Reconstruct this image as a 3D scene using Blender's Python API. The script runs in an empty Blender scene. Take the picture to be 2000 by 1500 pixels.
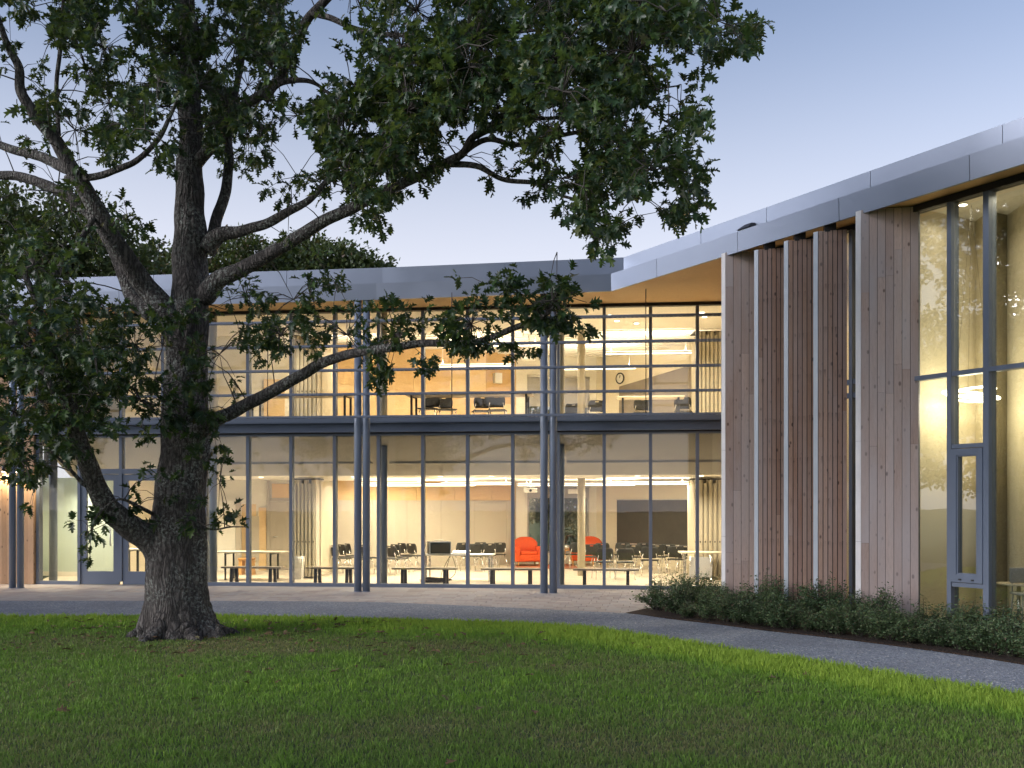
import bpy, bmesh, math, random
import numpy as np
from mathutils import Vector, Matrix, noise as mnoise
random.seed(7); rng = np.random.default_rng(11)
R = math.radians
scene = bpy.context.scene
COL = scene.collection

# ------------------------------------------------------------------ camera
CAMZ, FPX, HOR = 1.9, 2000.0, 988.0
cam = bpy.data.cameras.new('camera'); camo = bpy.data.objects.new('camera', cam); COL.objects.link(camo)
camo.location = (0, 0, CAMZ); camo.rotation_euler = (R(90), 0, 0)
cam.sensor_width = 36.0; cam.lens = 36.0; cam.shift_y = (HOR - 750.0) / 2000.0
cam.clip_start = 0.1; cam.clip_end = 2000
scene.camera = camo

# ------------------------------------------------------------------ sky and sun (dusk: the last light comes low from behind the camera's left shoulder)
SUN_AZ = R(-107)          # measured from +Y towards +X
SUN_EL = R(5.0)
world = bpy.data.worlds.new('World'); scene.world = world; world.use_nodes = True
wn = world.node_tree; wn.nodes.clear()
sky = wn.nodes.new('ShaderNodeTexSky'); sky.sky_type = 'NISHITA'; sky.sun_disc = False
sky.sun_elevation = SUN_EL; sky.sun_rotation = SUN_AZ
sky.altitude = 0; sky.air_density = 1.0; sky.dust_density = 0.6; sky.ozone_density = 4.0
hsv = wn.nodes.new('ShaderNodeHueSaturation'); hsv.inputs['Saturation'].default_value = 0.58
mulc = wn.nodes.new('ShaderNodeMix'); mulc.data_type = 'RGBA'; mulc.blend_type = 'MULTIPLY'; mulc.inputs[0].default_value = 1.0
mulc.inputs[7].default_value = (0.95, 0.96, 1.04, 1)
bg = wn.nodes.new('ShaderNodeBackground'); bg.inputs['Strength'].default_value = 0.069
wo = wn.nodes.new('ShaderNodeOutputWorld')
wn.links.new(sky.outputs[0], hsv.inputs['Color']); wn.links.new(hsv.outputs[0], mulc.inputs[6])
# evening haze: the same pale lilac band all round the horizon, thinning upwards
tco = wn.nodes.new('ShaderNodeTexCoord'); sep = wn.nodes.new('ShaderNodeSeparateXYZ'); wn.links.new(tco.outputs['Generated'], sep.inputs[0])
hz = wn.nodes.new('ShaderNodeMapRange'); hz.interpolation_type = 'SMOOTHSTEP'
for i_, v_ in ((1, 0.08), (2, 0.48), (3, 0.95), (4, 0.0)): hz.inputs[i_].default_value = v_
wn.links.new(sep.outputs['Z'], hz.inputs[0])
hmix = wn.nodes.new('ShaderNodeMix'); hmix.data_type = 'RGBA'; wn.links.new(hz.outputs[0], hmix.inputs[0]); wn.links.new(mulc.outputs[2], hmix.inputs[6]); hmix.inputs[7].default_value = (2.75, 2.72, 2.95, 1)
wn.links.new(hmix.outputs[2], bg.inputs['Color']); wn.links.new(bg.outputs[0], wo.inputs['Surface'])
sun = bpy.data.lights.new('sun', 'SUN'); sun.energy = 1.05; sun.angle = R(44); sun.color = (1.0, 0.95, 0.97)
suno = bpy.data.objects.new('sun', sun); COL.objects.link(suno)
_el = SUN_EL + R(14); _d = Vector((math.sin(SUN_AZ) * math.cos(_el), math.cos(SUN_AZ) * math.cos(_el), math.sin(_el)))
suno.rotation_euler = _d.to_track_quat('Z', 'Y').to_euler(); suno.location = (-20, 20, 20)
vs = scene.view_settings; vs.view_transform = 'Standard'; vs.look = 'None'; vs.exposure = 2.42; vs.gamma = 1.0; vs.use_curve_mapping = False
scene.cycles.max_bounces = 8; scene.cycles.transparent_max_bounces = 24
scene.cycles.use_denoising = True; scene.cycles.caustics_reflective = False; scene.cycles.caustics_refractive = False
scene.cycles.sample_clamp_indirect = 6.0

LAMP = 0.285        # one dimmer for all the lit lamps of the building

# ------------------------------------------------------------------ pixel -> place (true depths are given with every call)
def X(px, Y): return (px - 1000.0) / FPX * Y
def Zp(py, Y): return CAMZ + (HOR - py) / FPX * Y
def gp(px, py):
    Y = CAMZ * FPX / (py - HOR); return (X(px, Y), Y)

# ------------------------------------------------------------------ materials
class NT:
    def __init__(s, name):
        s.m = bpy.data.materials.new(name); s.m.use_nodes = True; s.t = s.m.node_tree; s.t.nodes.clear()
        s.out = s.t.nodes.new('ShaderNodeOutputMaterial')
    def n(s, typ, props=None, **inp):
        nd = s.t.nodes.new('ShaderNode' + typ)
        for k, v in (props or {}).items(): setattr(nd, k, v)
        for k, v in inp.items():
            key = int(k[1:]) if k[0] == 'i' and k[1:].isdigit() else k.replace('_', ' ')
            sk = nd.inputs[key]
            if isinstance(v, bpy.types.NodeSocket): s.t.links.new(v, sk)
            else: sk.default_value = v
        return nd
    def mix(s, f, a, b, blend='MIX'):
        nd = s.n('Mix', dict(data_type='RGBA', blend_type=blend))
        for i, v in ((0, f), (6, a), (7, b)):
            if isinstance(v, bpy.types.NodeSocket): s.t.links.new(v, nd.inputs[i])
            else: nd.inputs[i].default_value = (tuple(v) + (1,)) if i and len(v) == 3 else v
        return nd.outputs[2]
    def math(s, op, a, b=0.0, clamp=False):
        nd = s.n('Math', dict(operation=op, use_clamp=clamp), i0=a, i1=b); return nd.outputs[0]
    def ramp(s, f, stops):
        nd = s.n('ValToRGB', Fac=f); e = nd.color_ramp.elements
        while len(e) < len(stops): e.new(0.5)
        for el, (p, c) in zip(e, stops):
            el.position = p; el.color = tuple(c) + (1,) if len(c) == 3 else c
        return nd.outputs[0]
    def pos(s, scale=(1, 1, 1), rnd=0.0):
        g = s.n('NewGeometry').outputs['Position']
        mp = s.n('Mapping', Vector=g, Scale=scale)
        if rnd:
            r = s.n('ObjectInfo').outputs['Random']
            c = s.n('CombineXYZ', X=s.math('MULTIPLY', r, rnd), Y=s.math('MULTIPLY', r, rnd * 1.7), Z=s.math('MULTIPLY', r, rnd * 2.3))
            s.t.links.new(c.outputs[0], mp.inputs['Location'])
        return mp.outputs[0]
    def noise(s, vec, scale, detail=4.0, rough=0.55, out='Fac'):
        return s.n('TexNoise', Vector=vec, Scale=scale, Detail=detail, Roughness=rough).outputs[out]
    def bump(s, h, strength=0.3, dist=0.01):
        return s.n('Bump', Height=h, Strength=strength, Distance=dist).outputs[0]
    def pbr(s, color, rough=0.5, metal=0.0, normal=None, **kw):
        nd = s.n('BsdfPrincipled', **kw)
        for k, v in (('Base Color', color), ('Roughness', rough), ('Metallic', metal)):
            if isinstance(v, bpy.types.NodeSocket): s.t.links.new(v, nd.inputs[k])
            else: nd.inputs[k].default_value = tuple(v) + (1,) if k == 'Base Color' and len(v) == 3 else v
        if normal is not None: s.t.links.new(normal, nd.inputs['Normal'])
        s.t.links.new(nd.outputs[0], s.out.inputs['Surface'])
        return s.m
M = {}
def plain(name, c, rough=0.5, metal=0.0, var=0.12, scale=3.0, bump=0.0):
    t = NT(name); p = t.pos()
    f = t.noise(p, scale, 5)
    lo = tuple(max(0, v * (1 - var)) for v in c); hi = tuple(min(1, v * (1 + var)) for v in c)
    col = t.mix(f, lo, hi)
    rf = t.n('MapRange', i0=t.noise(p, scale * 3.1, 3), i1=0.3, i2=0.7, i3=max(0.02, rough - .07), i4=min(1, rough + .07)).outputs[0]
    nm = t.bump(t.noise(p, scale * 30, 3), bump, 0.004) if bump else None
    M[name] = t.pbr(col, rf, metal, nm); return M[name]
plain('frame_metal', (.16, .195, .26), .42, .15, .06)
plain('column_metal', (.19, .235, .31), .38, .1, .06)
plain('dark_metal', (.03, .03, .033), .5, .2)
plain('edge_metal', (.50, .55, .60), .45, .2, .08)
plain('white_edge', (.86, .84, .82), .6, 0, .1)
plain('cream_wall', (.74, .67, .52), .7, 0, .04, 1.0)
plain('white_wall', (.80, .77, .68), .7, 0, .03, 1.0)
plain('grey_panel', (.50, .45, .37), .75, 0, .05, 1.0)
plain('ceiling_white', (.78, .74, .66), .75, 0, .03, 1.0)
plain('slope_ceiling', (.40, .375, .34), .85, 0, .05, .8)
plain('green_wall', (.52, .62, .57), .7, 0, .05, .8)
plain('shaded_wall', (.27, .24, .165), .7, 0, .05, .8)
plain('floor_beige', (.62, .55, .43), .35, 0, .10, 1.2)
plain('column_beige', (.45, .40, .30), .6, 0, .04)
plain('chair_black', (.02, .019, .018), .55, 0, .2)
plain('chrome', (.75, .73, .70), .25, .9, .05)
plain('red_fabric', (.68, .085, .018), .85, 0, .15, 6, .2)
plain('rug_red', (.45, .16, .09), .95, 0, .25, 9, .3)
plain('bench_top', (.33, .27, .21), .5, 0, .15, 8)
plain('table_top', (.66, .58, .44), .45, 0, .08)
plain('white_plastic', (.75, .73, .68), .45, 0, .05)
plain('bag_plastic', (.85, .84, .80), .35, 0, .05)
plain('slate_board', (.055, .045, .035), .6, 0, .3, 4)
plain('case_black', (.02, .02, .022), .5, 0, .3)
plain('cable_black', (.02, .02, .02), .55, 0, .2)
plain('alu_trim', (.6, .6, .6), .35, .8, .05)
plain('partition', (.55, .49, .37), .6, 0, .06, 2)
plain('door_grey', (.42, .37, .30), .55, 0, .05)
plain('roof_dark', (.08, .08, .085), .8, 0, .2)
plain('solar', (.015, .018, .03), .2, 0, .2)
plain('twig', (.06, .052, .045), .85, 0, .3, 20)
plain('screen_grey', (.38, .37, .36), .8, 0, .05)
plain('beam_metal', (.115, .145, .20), .45, .15, .06)
plain('wedge_panel', (.23, .195, .155), .8, 0, .05)

def fascia_mat():
    t = NT('fascia_metal'); p = t.pos()
    f = t.noise(p, .6, 3)
    r = t.n('ObjectInfo').outputs['Random']
    col = t.mix(t.math('ADD', t.math('MULTIPLY', f, .6), t.math('MULTIPLY', r, .4)), (.26, .30, .375), (.30, .34, .42))
    g = t.bump(t.noise(t.pos((1, 1, 14)), 2.2, 2), .02, .02)
    M['fascia_metal'] = t.pbr(col, t.n('MapRange', i0=f, i1=.3, i2=.7, i3=.36, i4=.48).outputs[0], .8, g)
fascia_mat()

def wood(name, a, b, knots=True, rough=.7, stretch=(9, 9, .7), dark=(.10, .06, .04), rnd=9.0, tint=None, nails=0):
    t = NT(name); p = t.pos(stretch, rnd); p2 = t.pos((1, 1, 1), rnd)
    warp = t.noise(p2, 2.0, 2)
    g = t.noise(p, 4.0, 6, .6)
    rd = t.n('ObjectInfo').outputs['Random']
    k = t.math('ADD', t.math('MULTIPLY', g, .45), t.math('MULTIPLY', rd, .55))
    col = t.mix(t.n('MapRange', i0=k, i1=.25, i2=.75, i3=0, i4=1).outputs[0], a, b)
    col = t.mix(t.math('MULTIPLY', t.n('MapRange', i0=t.noise(p, 13.0, 4), i1=.5, i2=.75, i3=0, i4=1).outputs[0], .35), col, dark)
    if knots:
        kp = t.pos((8.5, 8.5, 4.6), rnd)
        v = t.n('TexVoronoi', Vector=kp, Scale=1.0, Randomness=1.0).outputs['Distance']
        kk = t.n('MapRange', i0=t.math('ADD', v, t.math('MULTIPLY', t.math('SUBTRACT', warp, .5), .12)), i1=.09, i2=.19, i3=.9, i4=0).outputs[0]
        col = t.mix(kk, col, dark)
    if tint:   # greyer where the weather reaches
        w = t.n('MapRange', i0=t.noise(t.pos((1.2, 1.2, .25), rnd), 1.6, 3), i1=.35, i2=.7, i3=0, i4=.75).outputs[0]
        col = t.mix(w, col, tint)
    if nails:   # iron stains running down from the rows of fixings
        z = t.n('SeparateXYZ', Vector=t.n('NewGeometry').outputs['Position']).outputs['Z']
        fz = t.math('FRACT', t.math('DIVIDE', t.math('ADD', z, t.math('MULTIPLY', t.noise(t.pos((22, 22, 0)), 1.0, 2), .1)), nails))
        st = t.n('MapRange', i0=fz, i1=.80, i2=.995, i3=0, i4=1).outputs[0]
        st = t.math('MULTIPLY', st, t.n('MapRange', i0=t.noise(t.pos((26, 26, .8), rnd), 2.0, 3), i1=.50, i2=.72, i3=0, i4=.7).outputs[0])
        col = t.mix(st, col, (.07, .05, .05))
    M[name] = t.pbr(col, rough, 0, t.bump(t.noise(p, 9, 4), .25, .004))
wood('larch', (.47, .325, .26), (.66, .50, .42), tint=(.57, .51, .50), dark=(.13, .07, .045))
wood('larch_slat', (.36, .205, .14), (.50, .32, .23), tint=(.46, .37, .34), dark=(.09, .05, .035), nails=.69)
wood('larch_warm', (.40, .24, .13), (.55, .36, .22))
wood('soffit_wood', (.60, .36, .14), (.78, .52, .23), False, .6, (1.2, 8, 8), (.24, .12, .04), .01)
wood('ply_wall', (.64, .42, .19), (.80, .60, .35), False, .55, (1.0, 1.0, 9), (.42, .22, .07), 5)
wood('lectern_wood', (.45, .22, .06), (.58, .32, .11), False, .45)

def glass_mat(name, f0, tint):
    t = NT(name)
    g = t.n('NewGeometry')
    d = t.n('VectorMath', dict(operation='DOT_PRODUCT'), i0=g.outputs['Normal'], i1=g.outputs['Incoming']).outputs['Value']
    c = t.math('SUBTRACT', 1.0, t.math('ABSOLUTE', d), True)
    f = t.math('ADD', t.math('MULTIPLY', t.math('POWER', c, 5.0), 1 - f0), f0, True)
    nz = t.bump(t.noise(t.pos((1, 1, 1)), 1.3, 2), .012, .05)
    gl = t.n('BsdfGlossy', Color=(1, 1, 1, 1), Roughness=.0, Normal=nz)
    tr = t.n('BsdfTransparent', Color=tint + (1,))
    mx = t.n('MixShader', i0=f, i1=tr.outputs[0], i2=gl.outputs[0])
    t.t.links.new(mx.outputs[0], t.out.inputs['Surface']); M[name] = t.m
glass_mat('glass', .045, (.92, .93, .91))
glass_mat('glass_tall', .13, (.86, .88, .84))

def emit(name, c, s):
    t = NT(name); e = t.n('Emission', Color=tuple(c) + (1,), Strength=s)
    t.t.links.new(e.outputs[0], t.out.inputs['Surface']); M[name] = t.m
emit('lamp_glow', (1.0, .86, .62), 6.0 * LAMP)
emit('down_glow', (1.0, .90, .70), 9.0 * LAMP)
emit('ring_glow', (1.0, .88, .66), 10.0 * LAMP)
emit('wall_glow', (1.0, .82, .55), 40.0 * LAMP)

def paver_mat():
    t = NT('paver_stone'); r = t.n('ObjectInfo').outputs['Random']; p = t.pos()
    pc = t.n('TexWhiteNoise', dict(noise_dimensions='2D'), Vector=t.n('VectorMath', dict(operation='FLOOR'), i0=t.pos((2.6, 2.6, 0))).outputs[0]).outputs['Value']
    k = t.math('FRACT', t.math('ADD', r, pc))
    col = t.ramp(k, [(0, (.33, .295, .29)), (.4, (.43, .385, .375)), (.7, (.42, .41, .42)), (1, (.50, .45, .43))])
    col = t.mix(t.math('MULTIPLY', t.noise(p, 40, 4), .5), col, (.26, .23, .22))
    M['paver_stone'] = t.pbr(col, .75, 0, t.bump(t.noise(p, 90, 3), .3, .003))
paver_mat()
def gravel_mat():
    t = NT('gravel_fine'); p = t.pos()
    v = t.n('TexVoronoi', Vector=p, Scale=42.0)
    col = t.mix(t.n('SeparateColor', Color=v.outputs['Color']).outputs[0], (.15, .175, .215), (.36, .40, .47))
    sp = t.n('MapRange', i0=t.n('SeparateColor', Color=v.outputs['Color']).outputs[1], i1=.93, i2=.97, i3=0, i4=1).outputs[0]
    col = t.mix(sp, col, (.55, .55, .56))
    col = t.mix(t.n('MapRange', i0=t.noise(p, .9, 4), i1=.35, i2=.7, i3=0, i4=.45).outputs[0], col, (.17, .19, .22))
    M['gravel_fine'] = t.pbr(col, .9, 0, t.bump(v.outputs['Distance'], .9, .02))
gravel_mat()
def mulch_mat():
    t = NT('mulch'); p = t.pos()
    v = t.n('TexVoronoi', Vector=t.pos((30, 55, 40)), Scale=1.0)
    col = t.mix(t.n('SeparateColor', Color=v.outputs['Color']).outputs[0], (.018, .012, .008), (.075, .045, .028))
    M['mulch'] = t.pbr(col, .95, 0, t.bump(v.outputs['Distance'], 1.0, .03))
mulch_mat()
def soil_mat():
    t = NT('turf_soil'); p = t.pos()
    col = t.mix(t.noise(p, 1.2, 5), (.07, .115, .03), (.11, .14, .05))
    col = t.mix(t.math('MULTIPLY', t.noise(p, 60, 3), .7), col, (.045, .06, .02))
    M['turf_soil'] = t.pbr(col, .95, 0, t.bump(t.noise(p, 50, 3), .6, .02))
soil_mat()
def grass_mat():
    t = NT('grass_blade')
    a = t.n('Attribute', dict(attribute_name='tint')).outputs['Fac']
    col = t.ramp(a, [(0, (.28, .24, .13)), (.25, (.23, .26, .095)), (.5, (.165, .275, .06)), (.75, (.19, .355, .05)), (1, (.33, .48, .07))])
    b = t.n('BsdfPrincipled', Base_Color=col, Roughness=.6, Specular_IOR_Level=.2)
    tr = t.n('BsdfTranslucent', Color=col)
    mx = t.n('MixShader', i0=.35, i1=b.outputs[0], i2=tr.outputs[0])
    t.t.links.new(mx.outputs[0], t.out.inputs['Surface']); M['grass_blade'] = t.m
grass_mat()
def leaf_mat(name, stops, trans=.36, rough=.42):
    t = NT(name)
    a = t.n('Attribute', dict(attribute_name='tint')).outputs['Fac']
    k = t.math('FRACT', t.math('ADD', a, t.n('ObjectInfo').outputs['Random']))
    col = t.ramp(k, stops)
    b = t.n('BsdfPrincipled', Base_Color=col, Roughness=rough)
    tr = t.n('BsdfTranslucent', Color=t.mix(.6, col, (.12, .16, .02)))
    mx = t.n('MixShader', i0=trans, i1=b.outputs[0], i2=tr.outputs[0])
    t.t.links.new(mx.outputs[0], t.out.inputs['Surface']); M[name] = t.m
leaf_mat('oak_leaf', [(0, (.016, .040, .020)), (.35, (.026, .060, .024)), (.7, (.045, .094, .028)), (.92, (.080, .145, .034)), (1, (.11, .10, .04))])
leaf_mat('shrub_leaf', [(0, (.060, .115, .055)), (.5, (.105, .175, .075)), (.9, (.155, .225, .10)), (1, (.17, .10, .07))], .2, .45)
leaf_mat('far_leaf', [(0, (.035, .060, .020)), (.5, (.055, .085, .028)), (.85, (.075, .10, .03)), (1, (.095, .06, .035))], .25, .55)
def bark_mat():
    t = NT('oak_bark'); p = t.pos((1, 1, .13))
    wv = t.n('VectorMath', dict(operation='ADD'), i0=p, i1=t.n('VectorMath', dict(operation='SCALE'), i0=t.noise(t.pos((1, 1, .5)), 6, 4, out='Color'), Scale=.16).outputs[0]).outputs[0]
    v = t.n('TexVoronoi', dict(feature='DISTANCE_TO_EDGE'), Vector=wv, Scale=19.0).outputs['Distance']
    cr = t.n('MapRange', i0=t.math('ADD', v, t.math('MULTIPLY', t.math('SUBTRACT', t.noise(t.pos((1, 1, .35)), 30, 5, .65), .5), .5)), i1=-.02, i2=.30, i3=0, i4=1).outputs[0]
    col = t.mix(cr, (.020, .017, .015), (.165, .148, .135))
    col = t.mix(t.math('MULTIPLY', t.noise(t.pos((1, 1, .5)), 14, 5, .65), .6), col, (.07, .062, .058))
    li = t.math('MULTIPLY', t.n('MapRange', i0=t.noise(t.pos(), 1.9, 4), i1=.42, i2=.60, i3=0, i4=1).outputs[0],
                t.n('MapRange', i0=t.noise(t.pos(), 24, 6, .7), i1=.50, i2=.60, i3=0, i4=.85).outputs[0])
    col = t.mix(li, col, (.36, .39, .35))
    h = t.math('ADD', cr, t.math('MULTIPLY', t.noise(t.pos((1, 1, .4)), 45, 4), .5))
    M['oak_bark'] = t.pbr(col, .9, 0, t.bump(h, .9, .03))
bark_mat()

# ------------------------------------------------------------------ mesh helpers
OFF = {}
def link(o, parent=None):
    COL.objects.link(o)
    if parent is not None: o.parent = parent
    return o
def tag(o, label=None, cat=None, group=None, kind=None):
    for k, v in (('label', label), ('category', cat), ('group', group), ('kind', kind)):
        if v: o[k] = v
    return o
def empty(name, loc, rz=0.0):
    o = bpy.data.objects.new(name, None); COL.objects.link(o); o.location = loc; o.rotation_euler = (0, 0, rz); o.empty_display_size = .2
    OFF[o.name] = Vector(loc); return o
class MB:
    def __init__(s): s.v = []; s.f = []; s.smooth = []
    def add(s, verts, faces, smooth=False):
        b = len(s.v); s.v.extend([tuple(v) for v in verts])
        for f in faces: s.f.append(tuple(i + b for i in f)); s.smooth.append(smooth)
        return s
    def hexa(s, c8):   # 4 bottom ccw, 4 top ccw
        return s.add(c8, [(3, 2, 1, 0), (4, 5, 6, 7), (0, 1, 5, 4), (1, 2, 6, 5), (2, 3, 7, 6), (3, 0, 4, 7)])
    def box(s, x0, x1, y0, y1, z0, z1):
        return s.hexa([(x0, y0, z0), (x1, y0, z0), (x1, y1, z0), (x0, y1, z0), (x0, y0, z1), (x1, y0, z1), (x1, y1, z1), (x0, y1, z1)])
    def prism(s, poly, z0, z1):
        n = len(poly); a = sum(poly[i][0] * poly[(i + 1) % n][1] - poly[(i + 1) % n][0] * poly[i][1] for i in range(n))
        if a < 0: poly = poly[::-1]
        return s.add([(x, y, z0) for x, y in poly] + [(x, y, z1) for x, y in poly],
                     [tuple(range(n))[::-1], tuple(range(n, 2 * n))] + [(i, (i + 1) % n, n + (i + 1) % n, n + i) for i in range(n)])
    def tube(s, pts, radii, sides=8, cap=True, smooth=True, disp=None):
        pts = [Vector(p) for p in pts]; n = len(pts)
        if not hasattr(radii, '__len__'): radii = [radii] * n
        vs = []; ref = None
        for i, p in enumerate(pts):
            t = (pts[min(i + 1, n - 1)] - pts[max(i - 1, 0)]).normalized()
            if ref is None: ref = Vector((1, 0, 0)) if abs(t.x) < .8 else Vector((0, 1, 0))
            a = (ref - t * ref.dot(t)).normalized(); ref = a; b = t.cross(a)
            for k in range(sides):
                w = 2 * math.pi * k / sides; dirv = a * math.cos(w) + b * math.sin(w)
                r = radii[i]
                if disp: r = disp(p, dirv, r, w, i)
                vs.append(p + dirv * r)
        fs = [(i * sides + k, i * sides + (k + 1) % sides, (i + 1) * sides + (k + 1) % sides, (i + 1) * sides + k) for i in range(n - 1) for k in range(sides)]
        s.add(vs, fs, smooth)
        if cap:
            b = len(s.v) - n * sides
            s.f.append(tuple(b + k for k in range(sides))[::-1]); s.smooth.append(False)
            s.f.append(tuple(b + (n - 1) * sides + k for k in range(sides))); s.smooth.append(False)
        return s
    def cyl(s, x, y, z0, z1, r, sides=16, r2=None): return s.tube([(x, y, z0), (x, y, z1)], [r, r if r2 is None else r2], sides)
    def mesh(s, name):
        me = bpy.data.meshes.new(name); me.from_pydata(s.v, [], s.f); me.polygons.foreach_set('use_smooth', s.smooth); me.update(); return me
    def build(s, name, mat, parent=None, local=False):
        """verts are in world space unless local; a parented mesh is shifted into its (unrotated) parent's space"""
        me = s.mesh(name); me.materials.append(M[mat] if isinstance(mat, str) else mat)
        o = bpy.data.objects.new(name, me); link(o, parent)
        off = Vector((0, 0, 0))
        if parent is not None and not local: off = OFF.get(parent.name, Vector((0, 0, 0)))
        if off.length > 0: me.transform(Matrix.Translation(-off)); me.update()
        OFF[o.name] = off
        return o
    def solo(s, name, mat, label, cat, group=None, kind=None):
        """a top-level thing of one mesh, origin at its base centre"""
        xs = np.array(s.v); c = (xs.min(0) + xs.max(0)) / 2; c[2] = xs[:, 2].min()
        me = s.mesh(name); me.transform(Matrix.Translation(-Vector(c))); me.materials.append(M[mat]); me.update()
        o = bpy.data.objects.new(name, me); link(o); o.location = c
        return tag(o, label, cat, group, kind)
def rbox(x0, x1, y0, y1, z0, z1, r, seg=3):
    bm = bmesh.new(); bmesh.ops.create_cube(bm, size=1.0)
    bmesh.ops.scale(bm, vec=(x1 - x0, y1 - y0, z1 - z0), verts=bm.verts)
    bmesh.ops.translate(bm, vec=((x0 + x1) / 2, (y0 + y1) / 2, (z0 + z1) / 2), verts=bm.verts)
    bmesh.ops.bevel(bm, geom=bm.edges[:], offset=r, segments=seg, profile=.5, affect='EDGES')
    m = MB(); bm.verts.index_update()
    m.add([v.co for v in bm.verts], [[v.index for v in f.verts] for f in bm.faces], True); bm.free(); return m
class Frame:
    """a wall's own axes: u along it, n into the building, z up"""
    def __init__(s, o, u): s.o = Vector(o); s.u = Vector(u).normalized(); s.n = Vector((-s.u.y, s.u.x)); 
    def p(s, u, n): q = s.o + s.u * u + s.n * n; return (q.x, q.y)
    def p3(s, u, n, z): return s.p(u, n) + (z,)
    def box(s, mb, u0, u1, n0, n1, z0, z1):
        return mb.hexa([s.p3(u0, n0, z0), s.p3(u1, n0, z0), s.p3(u1, n1, z0), s.p3(u0, n1, z0), s.p3(u0, n0, z1), s.p3(u1, n0, z1), s.p3(u1, n1, z1), s.p3(u0, n1, z1)])
    def u_at(s, px, n=0.0):   # where the sight line of a column of the picture meets the line n
        q = s.o + s.n * n; r = (px - 1000) / FPX
        return (r * q.y - q.x) / (s.u.x - r * s.u.y)
def copy_tree(o, parent=None):
    c = o.copy(); COL.objects.link(c); c.parent = parent
    for ch in o.children: copy_tree(ch, c)
    return c
def set_attr(me, name, arr):
    a = me.attributes.new(name, 'FLOAT', 'POINT'); a.data.foreach_set('value', np.asarray(arr, dtype=np.float32))
def np_mesh(name, V, T, tint=None, mat=None):
    me = bpy.data.meshes.new(name); V = np.asarray(V, np.float32); T = np.asarray(T, np.int32)
    me.vertices.add(len(V)); me.vertices.foreach_set('co', V.ravel())
    me.loops.add(T.size); me.loops.foreach_set('vertex_index', T.ravel())
    k = T.shape[1]; me.polygons.add(len(T))
    me.polygons.foreach_set('loop_start', np.arange(0, T.size, k, dtype=np.int32)); me.polygons.foreach_set('loop_total', np.full(len(T), k, np.int32))
    me.update(calc_edges=True)
    if tint is not None: set_attr(me, 'tint', tint)
    if mat: me.materials.append(M[mat])
    return me

# ------------------------------------------------------------------ plan of the building
FM = Frame((0, 23.42), (.99453, -.10443))           # main glass line
C = (2.07, 21.43)                                    # inner corner of the roof edge
FW = Frame(C, (.503, -.864))                         # roof edge of the timber wing; n runs into that wing
U0, U1 = FM.u_at(82), 5.15
PITCH = 1.0415; UM = [-6.232 + PITCH * k for k in range(-5, 11)]   # mullion grid
Z_SILL, Z_H1, Z_B0, Z_B1, Z_F2, Z_H2, Z_SOF = .10, 3.53, 3.60, 3.84, 3.92, 6.40, 6.47
GW = .60                                             # wing glass behind its roof edge
EDIR = Vector((.973, -.231))                         # the way the fins point
mainw = empty('glass_wing', FM.p3(-3, 0, 0))
tag(mainw, 'two-storey glass wing of the building with lit rooms and blue-grey roof edge', 'building')
timb = empty('timber_wing', FW.p3(6, GW, 0))
tag(timb, 'timber-clad wing with wooden fins and tall windows joining the glass wing', 'building')
FASC = [(-16.5, 24.15), (-9.4, 23.2), (-2.96, 22.33), C]
WEND = 14.5
def offset_poly(pts, d):
    out = []
    for i, p in enumerate(pts):
        a = Vector(pts[max(i - 1, 0)]); b = Vector(pts[min(i + 1, len(pts) - 1)]); p = Vector(p)
        d1 = (p - a).normalized() if i > 0 else (b - p).normalized(); d2 = (b - p).normalized() if i < len(pts) - 1 else d1
        n1 = Vector((-d1.y, d1.x)); n2 = Vector((-d2.y, d2.x)); m = (n1 + n2).normalized(); out.append(p + m * (d / max(.3, m.dot(n1))))
    return [(q.x, q.y) for q in out]
EDGE = FASC + [FW.p(WEND, 0)]
EIN = offset_poly(EDGE, .06); EUP = offset_poly(EDGE, .50); EUPI = offset_poly(EDGE, .56)

# ================================================================== SETTING
def ground():
    m = MB(); m.add([(-600, -300, -.03), (600, -300, -.03), (600, 900, -.03), (-600, 900, -.03)], [(0, 1, 2, 3)])
    tag(m.build('ground', 'turf_soil'), kind='structure')
    m = MB(); m.add([(-45, -12, 0), (45, -12, 0), (45, 24.2, 0), (-45, 24.2, 0)], [(0, 1, 2, 3)])
    tag(m.build('lawn', 'turf_soil'), kind='structure')
ground()
PATH_FAR = [gp(-500, 1175), gp(-200, 1175), gp(0, 1176), gp(350, 1176), gp(700, 1178), gp(900, 1185), gp(1050, 1192), gp(1150, 1197), gp(1230, 1201), gp(1300, 1211), gp(1400, 1223), gp(1500, 1236), gp(1600, 1247), gp(1750, 1266), gp(1900, 1287), gp(2000, 1303), gp(2200, 1335), gp(2600, 1400)]
PATH_NEAR = [gp(-500, 1212), gp(-200, 1209), gp(0, 1207), gp(280, 1205), gp(430, 1205), gp(620, 1208), gp(800, 1212), gp(1000, 1218), gp(1100, 1224), gp(1180, 1233), gp(1250, 1243), gp(1370, 1261), gp(1500, 1281), gp(1650, 1306), gp(1800, 1330), gp(2000, 1360), gp(2200, 1395), gp(2600, 1470)]
def yline(pl, x):
    xs = [p[0] for p in pl]; return float(np.interp(x, xs, [p[1] for p in pl]))
def smooth_line(pl, k=8):
    out = []
    for i in range(len(pl) - 1):
        p0 = Vector(pl[max(i - 1, 0)]); p1 = Vector(pl[i]); p2 = Vector(pl[i + 1]); p3 = Vector(pl[min(i + 2, len(pl) - 1)])
        for j in range(k):
            t = j / k
            q = .5 * ((2 * p1) + (p2 - p0) * t + (2 * p0 - 5 * p1 + 4 * p2 - p3) * t * t + (3 * p1 - p0 - 3 * p2 + p3) * t ** 3)
            out.append((q.x, q.y))
    out.append(tuple(pl[-1])); return out
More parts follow.
